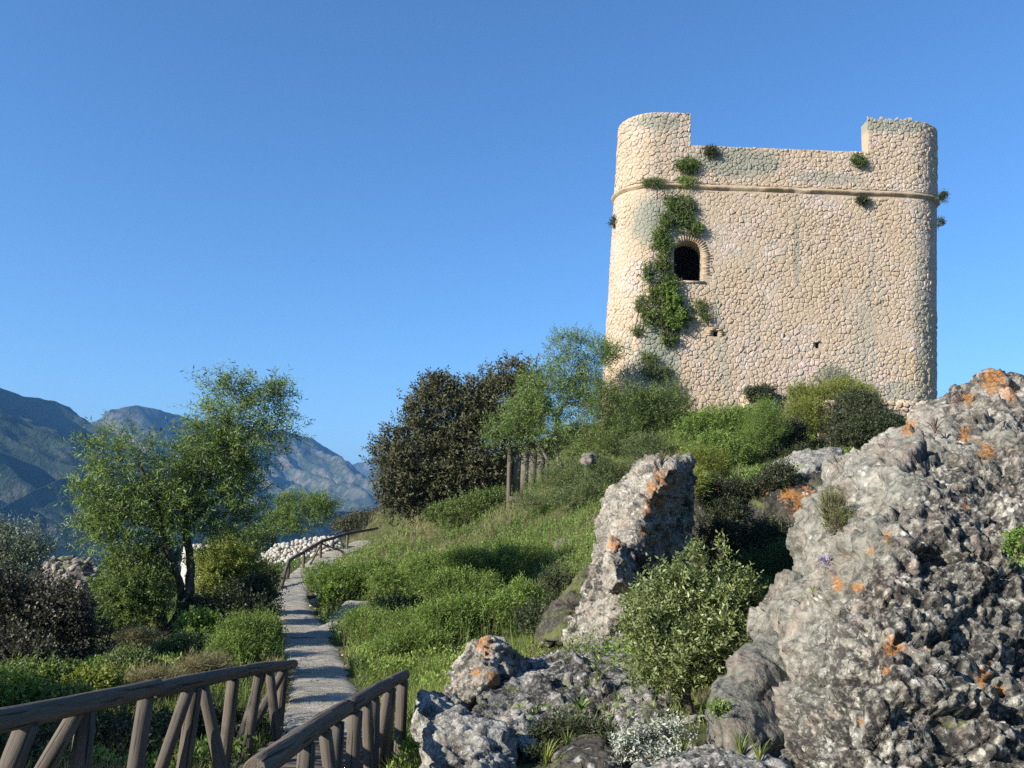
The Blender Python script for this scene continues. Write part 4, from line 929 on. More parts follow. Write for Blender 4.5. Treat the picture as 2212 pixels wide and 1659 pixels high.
# faced masonry blocks: a box of mortar with stones on its front and left faces
def masonry(name, label, cat, px0, px1, py0, py1, Y, depth, size=0.22, mats=('mortar', 'palestone'), slant=0.0, top=None):
    a, b = U(px0, py1, Y), U(px1, py0, Y); x0, x1, z0, z1 = a[0], b[0], a[2], b[2]
    w = empty(name, ((x0 + x1) / 2, Y + depth / 2, z0), label, cat)
    V, F = boxv(x0, x1, Y, Y + depth, z0 - 0.4, z1); V = np.array(V, float); V[4:, 0] += slant
    link('core', mesh_np('core', local(V, w), np.array(F), M[mats[0]], {'rnd': np.full(8, 0.3)}), w)
    for face in (0, 1, 2):
        Lw = (x1 - x0) if face != 1 else depth; Hh = (z1 - z0) if face != 2 else depth
        P = [(u + rng.uniform(-.25, .25) * size, z + rng.uniform(-.25, .25) * size) for z in np.arange(-size, Hh + size * 1.2, size * 0.8) for u in np.arange(-size, Lw + size * 1.2, size)]
        for k, (c, poly) in enumerate(voronoi(P)):
            m_ = poly.mean(0)
            if not (0.02 < m_[0] < Lw - 0.02 and 0.02 < m_[1] < Hh - 0.02): continue
            poly = np.clip(poly, [0, 0], [Lw, Hh])
            if np.ptp(poly[:, 0]) < .05 or np.ptp(poly[:, 1]) < .05: continue
            Vs, Fs = stone_slab(poly, 0.015, size * 0.28 * rng.uniform(0.4, 1.3), k)
            sl_ = slant * np.clip(Vs[:, 1] / max(z1 - z0, .1), 0, 1) if face != 2 else slant
            if face == 0: W3 = np.stack([x0 + Vs[:, 0] + sl_, Y - Vs[:, 2], z0 + Vs[:, 1]], 1)
            elif face == 1: W3 = np.stack([x0 - Vs[:, 2] + sl_, Y + depth - Vs[:, 0], z0 + Vs[:, 1]], 1)
            else: W3 = np.stack([x0 + Vs[:, 0] + sl_, Y + Vs[:, 1], z1 + Vs[:, 2]], 1)
            link('stone', mesh_np('stone', local(W3, w), Fs, M[mats[1]], {'rnd': np.full(len(W3), rng.random())}), w)
    return w
masonry('ruined_pillar', 'upright white masonry remnant seen between the trunks of the almond tree', 'ruined wall', 388, 452, 1183, 1268, 26, 0.8, 0.2, ('palestone', 'palestone'))
masonry('ruined_wall', 'low ruined stone wall at the tower foot with orange lichen', 'ruined wall', 1608, 1690, 853, 886, 36.6, 0.7, 0.3, ('mortar', 'towerstone'))
masonry('masonry_pier', 'narrow brick-edged masonry pier beside the dark bush under the tower', 'ruined wall', 1782, 1810, 868, 990, 34.2, 0.9, 0.26, ('mortar', 'brick'))
masonry('tower_footing', 'grey rubble footing under the right corner of the tower', 'footing', 1880, 2040, 872, 925, 38.3, 1.2, 0.3, ('mortar', 'towerstone'))
masonry('ruined_wall', 'earthy rubble wall top behind the shrubs right of the ruin mound', 'ruined wall', 245, 335, 1215, 1245, 30, 0.8, 0.25, ('mortar', 'towerstone'))

# ------------------------------------------------------------------ wooden handrails
def log(name, p0, p1, r, parent, seed=0, sides=18, taper=0.94, bev=True):
    p0, p1 = np.array(p0, float), np.array(p1, float); L = np.linalg.norm(p1 - p0); rs = np.random.RandomState(seed)
    nz = max(6, int(L / 0.12)); z = np.linspace(0, L, nz); rad = np.linspace(r, r * taper, nz)
    if bev: z = np.concatenate([[0, 0.004], z[1:-1], [L - 0.004, L]]); rad = np.concatenate([[r * 0.86, r * 0.97], rad[1:-1], [r * taper * .97, r * taper * 0.86]])
    th = np.arange(sides) / sides * 2 * math.pi; ZZ, TT = np.meshgrid(z, th, indexing='ij')
    q = np.stack([np.cos(TT).ravel() * 1.2, np.sin(TT).ravel() * 1.2, ZZ.ravel() * 1.4], 1) + seed * 3.7
    RR = np.repeat(rad, sides) * (1 + 0.06 * vnoise(q, 1) + 0.04 * vnoise(q * 3, 2) + 0.10 * smoothstep(vnoise(q * 2.2 + 40, 3) * 4 - 2.4))
    ox = 0.012 * np.sin(ZZ.ravel() * 1.7 + seed); oy = 0.012 * np.cos(ZZ.ravel() * 1.3 + seed * 2)
    V = np.stack([RR * np.cos(TT).ravel() + ox, RR * np.sin(TT).ravel() + oy, ZZ.ravel()], 1)
    n = len(z); i = np.arange(n - 1)[:, None] * sides; j = np.arange(sides)[None]; k = (j + 1) % sides
    F = [tuple(f) for f in np.stack([i + j, i + k, i + sides + k, i + sides + j], -1).reshape(-1, 4)] + [tuple(range(sides))[::-1], tuple((n - 1) * sides + a for a in range(sides))]
    me = py_mesh(name, V, F, M['wood'])
    me.polygons.foreach_set('use_smooth', np.array([len(f) == 4 for f in F]))
    o = link(name, me, parent)
    rot = Vector(p1 - p0).to_track_quat('Z', 'Y'); o.rotation_euler = rot.to_euler(); o.location = tuple(p0 - np.array(parent.location)) if parent else tuple(p0)
    return o
def rail_point(a, b, vx):
    """the point of line ab seen in column vx"""
    lo, hi = -0.3, 1.3
    f = lambda t: proj((a + (b - a) * t)[None])[0][0] - vx
    s = np.sign(f(lo))
    for _ in range(40):
        m = (lo + hi) / 2
        if np.sign(f(m)) == s: lo = m
        else: hi = m
    return a + (b - a) * (lo + hi) / 2
# left handrail
A, B = U(-60, 1562, 3.9), U(634, 1433, 10.5)
LH = empty('handrail', (A[0], A[1], A[2] - 1), 'long log handrail on the left of the footbridge, in shade', 'wooden fence', 'log handrails')
j1, j2 = rail_point(A, B, 337), rail_point(A, B, 521)
start = A + (A - B) * 0.12
dr = unit(B - A)
log('rail', start, j1, 0.057, LH, 1); log('rail', j1 + dr * 0.012, j2, 0.057, LH, 2); log('rail', j2 + dr * 0.012, B + dr * 0.05, 0.058, LH, 3)
def px_post(name, parent, a, b, top, bot, r, seed, drop=1.05, back=0.0, Yb=None):
    """post whose top is under the rail at column top[0]; the foot is seen along the direction top->bot"""
    t = rail_point(a, b, top[0]); t = t - np.array([0, 0, 0.04]); t[1] += back; t[0] += back * 0.2
    Y = t[1] if Yb is None else Yb
    q = U(bot[0], bot[1], Y + 0.0); d = q - t
    if abs(d[2]) < 1e-3: d[2] = -1
    f = t + d * (drop / max(abs(d[2]), 0.05)); 
    return log(name, f, t, r, parent, seed)
for k, (tp, bt) in enumerate([((60, 1560), (20, 1659)), ((188, 1560), (172, 1659)), ((319, 1518), (296, 1659)), ((419, 1491), (395, 1659)), ((504, 1473), (479, 1659)), ((617, 1442), (602, 1574))]):
    px_post('post', LH, A, B, tp, bt, 0.055, 10 + k, drop=1.25 if k < 5 else 1.02)
for k, (tp, bt, bk) in enumerate([((165, 1551), (95, 1659), .02), ((398, 1540), (352, 1659), .08), ((430, 1500), (475, 1632), .08), ((565, 1459), (498, 1659), .02), ((572, 1487), (596, 1607), .08), ((606, 1456), (575, 1515), .08), ((548, 1490), (530, 1635), .10)]):
    px_post('brace', LH, A, B, tp, bt, 0.048, 30 + k, drop=1.15, back=bk)
# right handrail
C_, D_ = U(545, 1660, 4.6), U(874, 1457, 9.3)
RH = empty('handrail', (C_[0], C_[1], C_[2] - 1), 'log handrail on the right of the footbridge ending by the rocks', 'wooden fence', 'log handrails')
j1 = rail_point(C_, D_, 752); j2 = rail_point(C_, D_, 841); dr = unit(D_ - C_)
log('rail', C_, j1, 0.062, RH, 5); log('rail', j1 + dr * 0.012, j2, 0.060, RH, 6); log('rail', j2 + dr * 0.012, D_ + dr * 0.05, 0.058, RH, 7)
for k, (tp, bt) in enumerate([((572, 1650), (566, 1690)), ((660, 1631), (655, 1659)), ((730, 1578), (722, 1659)), ((765, 1549), (757, 1659)), ((810, 1516), (804, 1659)), ((843, 1500), (828, 1659)), ((868, 1471), (862, 1586))]):
    px_post('post', RH, C_, D_, tp, bt, 0.057, 50 + k, drop=1.15 if k < 6 else 1.0)
for k, (tp, bt) in enumerate([((690, 1600), (712, 1659)), ((786, 1560), (800, 1659)), ((835, 1530), (815, 1659))]):
    px_post('brace', RH, C_, D_, tp, bt, 0.046, 60 + k, drop=1.05, back=0.10)
# far handrail up the slope
FH = empty('handrail', U(603, 1285, 33), 'distant log handrail climbing beside the path by the rubble wall', 'wooden fence', 'log handrails')
fp = [(624, 1212, 1258, 36.0), (656, 1193, 1240, 38.5), (694, 1169, 1223, 41.0), (751, 1153, 1200, 44.0)]
tops = [U(a, b, Y) for a, b, c, Y in fp]
ro = [U(603, 1283, 33.5)] + tops + [U(815, 1141, 49.0)]
for k in range(len(ro) - 1): log('rail', ro[k], ro[k + 1] + unit(ro[k + 1] - ro[k]) * 0.03, 0.075, FH, 80 + k, sides=10)
for k, (a, b, c, Y) in enumerate(fp):
    log('post', U(a - 2, c, Y) - np.array([0, 0, .15]), tops[k] - np.array([0, 0, .03]), 0.068, FH, 90 + k, sides=10)
log('brace', U(661, 1237, 38.7), tops[2] - np.array([0, -.05, .1]), 0.045, FH, 96, sides=10)
log('brace', U(749, 1195, 43.9), tops[2] - np.array([0, -.05, .1]), 0.045, FH, 97, sides=10)
# deck planks of the footbridge
deck = empty('footbridge_deck', (-1.85, 4, -0.38), 'plank deck of the footbridge between the two log handrails', 'footbridge')
ds = 0.0; seglen = np.linalg.norm(np.diff(PC, axis=0), axis=1); cum = np.concatenate([[0], np.cumsum(seglen)])
rightrail = lambda y: C_[0] + (D_[0] - C_[0]) * (y - C_[1]) / (D_[1] - C_[1]); leftrail = lambda y: A[0] + (B[0] - A[0]) * (y - A[1]) / (B[1] - A[1])
y = 0.4
while y < 9.6:
    c = np.array([np.interp(y, PC[:, 1], PC[:, k]) for k in range(3)])
    xl, xr = leftrail(y) + 0.12, rightrail(y) - 0.10
    w = 0.17
    V, F = boxv(xl + rng.uniform(-.03, .03), xr + rng.uniform(-.03, .03), y - w / 2 + 0.008, y + w / 2 - 0.008, c[2] + 0.035, c[2] + 0.085 + rng.uniform(-.004, .004))
    V = np.array(V, float); V[:, 2] += rng.normal() * 0.003
    Vc = V.mean(0); Lr = V - Vc; me = mesh_np('plank', Lr[:, [1, 2, 0]], np.array(F), M['wood']); o = link('plank', me, deck)
    o.matrix_local = Matrix.Translation(Vector(Vc) - Vector(deck.location)) @ Matrix(((0, 0, 1, 0), (1, 0, 0, 0), (0, 1, 0, 0), (0, 0, 0, 1)))
    y += w
# notice board behind the brush
NB = empty('notice_board', U(1100, 1080, 38.7), 'weathered wooden notice board on log posts half hidden by branches', 'notice board')
log('post', U(1098, 1100, 38.7), U(1103, 962, 38.7), 0.11, NB, 101, sides=12); log('post', U(1180, 1092, 38.7), U(1182, 958, 38.7), 0.09, NB, 102, sides=12)
log('crossbar', U(1098, 966, 38.8), U(1190, 958, 38.8), 0.08, NB, 103, sides=10); log('crossbar', U(1100, 1078, 38.5), U(1150, 1082, 38.5), 0.12, NB, 104, sides=10)
x0_, x1_ = U(1106, 1065, 38.85), U(1178, 972, 38.85)
nb = 4
for k in range(nb):
    xa, xb = x0_[0] + (x1_[0] - x0_[0]) * k / nb, x0_[0] + (x1_[0] - x0_[0]) * (k + 0.998) / nb
    V, F = boxv(xa, xb, 38.83, 38.87, x0_[2] + rng.uniform(0, .03), x1_[2] - rng.uniform(0, .04))
    link('board', mesh_np('board', local(np.array(V), NB), np.array(F), M['panel']), NB)
tag(log('leaning_pole', U(1800, 860, 36.8), U(1760, 812, 36.9), 0.06, None, 110, sides=10), 'dark pole leaning against the tower foot above the bushes', 'pole')
LR = empty('railing', U(1930, 900, 36), 'short thin railing by the tower footing behind the huge boulder', 'railing')
log('rail', U(1884, 885, 36.2), U(1952, 900, 36.2), 0.05, LR, 111, sides=8); log('post', U(1905, 915, 36.2), U(1903, 890, 36.2), 0.04, LR, 112, sides=8); log('post', U(1938, 920, 36.2), U(1936, 897, 36.2), 0.04, LR, 113, sides=8)

# ------------------------------------------------------------------ plants
def lobe_w(l):
    """(vx, vy, Y, rx px, ry px[, depth radius factor]) -> centre, radii in metres"""
    vx, vy, Y, rx, ry = l[:5]; k = Y / FOC * 1.02
    return U(vx, vy, Y), np.array([rx * k, (rx + ry) / 2 * k * (l[5] if len(l) > 5 else 0.8), ry * k])
def crown(lobes, ntw, per, tl, L, W, upb=0.35, out=0.7, clump=1.6, thr=-0.25, seed=0, shell=2.4, spread=0.8, curl=0.1, droop=0.0, mid=0.45):
    Cs = [lobe_w(l) for l in lobes]; vol = np.array([np.prod(r) ** 0.75 for _, r in Cs]); vol /= vol.sum()
    tot = ntw * 3; pick = rng.choice(len(Cs), tot, p=vol); c = np.array([x[0] for x in Cs])[pick]; r = np.array([x[1] for x in Cs])[pick]
    d = unit(rng.normal(size=(tot, 3))); rad = rng.random(tot) ** (1 / shell)
    # an uneven outline: the surface swells and shrinks
    rad = rad * (1 + 0.42 * fbm(d * 1.7 + pick[:, None] * 3.1, 3, seed)) * np.where((rng.random(tot) < 0.10) & (rad > 0.75), rng.uniform(1.05, 1.4, tot), 1.0)
    p = c + d * r * rad[:, None]
    sz = max(r.mean(), 0.2)
    m = fbm(p * clump / sz, 3, seed + 5) > thr
    p, d, rad = p[m][:ntw], d[m][:ntw], rad[m][:ntw]; n = len(p)
    td = unit(d * out + rng.normal(size=(n, 3)) * 0.45 + np.array([0, 0, upb])); tlv = tl * rng.uniform(0.5, 1.3, n)
    s0 = unit(np.cross(td, rng.normal(size=(n, 3)))); s1 = np.cross(td, s0)
    base = rng.random(n)
    Ps, Ds, As, Ls = [], [], [], []
    for k in range(per):
        t = (k + 0.7 + 0.3 * rng.random(n)) / per; a = k * 2.4 + base * 6.28 + rng.normal(size=n) * 0.3
        lat = s0 * np.cos(a)[:, None] + s1 * np.sin(a)[:, None]
        q = p + td * (tlv * t)[:, None] - np.array([0, 0, 1.0]) * (droop * tlv * t * t)[:, None]
        Ps.append(q); Ds.append(td * (0.5 + 0.5 * (k == per - 1)) + lat * spread + np.array([0, 0, -droop]) + rng.normal(size=(n, 3)) * 0.12)
        As.append(np.clip(base * 0.5 + rng.random(n) * 0.5, 0, 1)); Ls.append(L * rng.uniform(0.65, 1.2, n))
    P = np.concatenate(Ps); D = np.concatenate(Ds); Ln = np.concatenate(Ls)
    V, F = leaves(P, D, Ln, Ln * (W / L), mid=mid, curl=curl)
    return V, F, np.repeat(np.concatenate(As), 4), (p, td, tlv)
def skeleton(base, tips, trunk, r0, seed, bag, nlimb=None):
    """trunk polylines plus limbs reaching for the tips; radii shrink outwards"""
    nodes = []; 
    for pl, ra in trunk:
        pl = np.array(pl); t = np.linspace(0, len(pl) - 1, len(pl) * 5); i0 = np.minimum(t.astype(int), len(pl) - 2); f = (t - i0)[:, None]
        q = catmull(pl, 6); rr = np.linspace(ra[0], ra[1], len(q)); q = q + 0.25 * rr[:, None] * np.stack([vnoise(P3(np.arange(len(q)) * .5, q[:, 0] * 0 + k), seed) for k in (1, 2, 3)], 1)
        bag.add(*tube(q, rr, 9, rough=0.06), 0.5)
        nodes += [(a, b) for a, b in zip(q[len(q) // 3:], rr[len(q) // 3:])]
    NP = np.array([a for a, _ in nodes]); NR = np.array([b for _, b in nodes])
    for tp in tips:
        d = NP - tp; dist = np.linalg.norm(d, axis=1) + np.maximum(0, NP[:, 2] - tp[2]) * 1.5
        k = np.argmin(dist); s = NP[k]
        if np.linalg.norm(tp - s) < 0.05: continue
        q = bend(s, tp, 6, 0.10); ra = np.linspace(min(NR[k] * 0.7, r0 * 0.5), max(0.004, r0 * 0.06), 6)
        bag.add(*tube(q, ra, 5), 0.5)
        NP = np.concatenate([NP, q[2:]]); NR = np.concatenate([NR, ra[2:]])
def plant(name, label, cat, base, lobes, ntw, per, tl, L, W, leaf, bark='bark', trunk=None, r0=0.03, ntip=24, crownname='foliage', group=None, seed=0, twig=0.004, **kw):
    e = empty(name, base, label, cat, group); rl = random.Random(seed)
    for l in list(lobes):
        for _ in range(2):
            a = rl.uniform(0.1, 3.04); q = rl.uniform(0.28, 0.48); lobes = lobes + [(l[0] + l[3] * 0.85 * math.cos(a), l[1] - l[4] * 0.8 * math.sin(a), l[2] + rl.uniform(-.3, .3), l[3] * q, l[4] * q)]
    V, F, A_, (p, td, tlv) = crown(lobes, ntw, per, tl, L, W, seed=seed, **kw)
    link(crownname, mesh_np(crownname, local(V, e), F, M[leaf], {'rnd': A_}), e)
    bag = Bag()
    base = np.array(base, float)
    if trunk is None:
        cs = [lobe_w(l)[0] for l in lobes]; mid = np.mean(cs, 0); top = base * 0.45 + mid * 0.55
        trunk = [([base - np.array([0, 0, .1]), base * 0.7 + mid * 0.3 + rng.normal(size=3) * 0.05, top], (r0, r0 * 0.5))]
    tips = p[rng.permutation(len(p))[:ntip]]
    tips = tips[np.argsort(np.linalg.norm(tips - base, axis=1))]
    skeleton(base, tips, trunk, r0, seed, bag)
    # fine twigs carrying the leaves
    sel = rng.permutation(len(p))[:min(len(p), 5000)]
    tv, tf = leaves(p[sel] - td[sel] * tlv[sel][:, None] * 0.35, td[sel], tlv[sel] * 1.3, np.full(len(sel), twig * 2), mid=0.3)
    bag.add(tv, tf, 0.5)
    bag.build('trunk' if crownname == 'crown' else 'stems', M[bark], e, True)
    return e
def at_ground(vx, vy, Y):
    p = U(vx, vy, Y); p[2] = ground(p[None, :2])[0]; return p

# the almond tree on the left
b1, b2 = at_ground(352, 1372, 20), at_ground(378, 1345, 20.6)
tk = [([b1, U(346, 1290, 20), U(350, 1220, 20), U(352, 1150, 20.1), U(330, 1080, 19.8), U(300, 1000, 19.6)], (0.13, 0.035)),
      ([b1, U(400, 1310, 20.2), U(412, 1250, 20.4), U(408, 1190, 20.5), U(402, 1120, 20.5), U(440, 1060, 20.6), U(470, 960, 20.6), U(500, 880, 20.7)], (0.13, 0.03)),
      ([b2, U(392, 1290, 20.4), U(382, 1235, 20.2), U(360, 1180, 20.0), U(352, 1130, 20), U(400, 1060, 20)], (0.10, 0.03)),
      ([U(352, 1150, 20.1), U(300, 1120, 19.8), U(260, 1090, 19.6)], (0.06, 0.02)),
      ([U(404, 1130, 20.5), U(470, 1080, 20.8), U(530, 1010, 21)], (0.06, 0.02))]
plant('almond_tree', 'leafy almond tree with forked dark trunks standing left of the path', 'tree', b1,
      [(520, 880, 20.7, 95, 62), (500, 950, 20.6, 110, 62), (270, 985, 19.8, 95, 58), (230, 1060, 19.7, 55, 60), (420, 1010, 20.3, 120, 75), (500, 1060, 20.8, 85, 90), (300, 1090, 19.9, 115, 75), (420, 1130, 20.2, 110, 62), (215, 1150, 19.8, 40, 48), (270, 1150, 19.9, 62, 42), (185, 960, 19.8, 26, 14), (480, 830, 20.7, 60, 18), (590, 900, 20.8, 28, 26)],
      3700, 10, 0.48, 0.125, 0.024, 'almond', trunk=tk, r0=0.09, ntip=230, crownname='crown', seed=1, thr=0.06, clump=3.6, shell=1.6, droop=0.12, upb=0.3, twig=0.005)
# the dense carob
cb = at_ground(930, 1120, 45)
plant('carob_tree', 'big dense dark-leaved carob tree on the skyline left of the notice board', 'tree', cb,
      [(905, 1000, 45, 80, 105), (965, 905, 45, 88, 80), (1090, 870, 46, 75, 82), (1040, 960, 45, 100, 110), (870, 1050, 44, 48, 68), (990, 1050, 44.5, 110, 62), (1140, 860, 46, 34, 60), (850, 1085, 43.5, 30, 40)],
      6500, 9, 0.6, 0.20, 0.085, 'carob', r0=0.2, ntip=80, crownname='crown', seed=2, thr=-0.28, clump=3.4, shell=2.8, upb=0.5, curl=0.2)
# lighter tree against the tower
lt = at_ground(1215, 1060, 38.5)
plant('almond_tree', 'thin bright-leaved tree reaching up beside the left edge of the tower', 'tree', lt,
      [(1220, 780, 38.5, 42, 48), (1290, 775, 38.5, 40, 50), (1190, 850, 38.5, 65, 55), (1260, 870, 38.5, 60, 60), (1130, 900, 38.5, 55, 55), (1200, 940, 38.3, 80, 60), (1090, 940, 38.3, 40, 40), (1320, 765, 38.3, 25, 16), (1240, 740, 38.5, 40, 14)],
      2600, 10, 0.6, 0.17, 0.034, 'almond', bark='palebark', trunk=[([lt, U(1205, 990, 38.5), U(1200, 920, 38.5), U(1230, 850, 38.5), U(1250, 790, 38.5)], (0.12, 0.03)), ([lt, U(1190, 1000, 38.4), U(1160, 960, 38.3), U(1110, 920, 38.3)], (0.09, 0.03)), ([lt, U(1260, 970, 38.4), U(1300, 930, 38.2), U(1340, 915, 38)], (0.06, 0.02))], r0=0.09, ntip=90, crownname='crown', seed=3, thr=-0.12, clump=2.8, upb=0.7, shell=1.7)
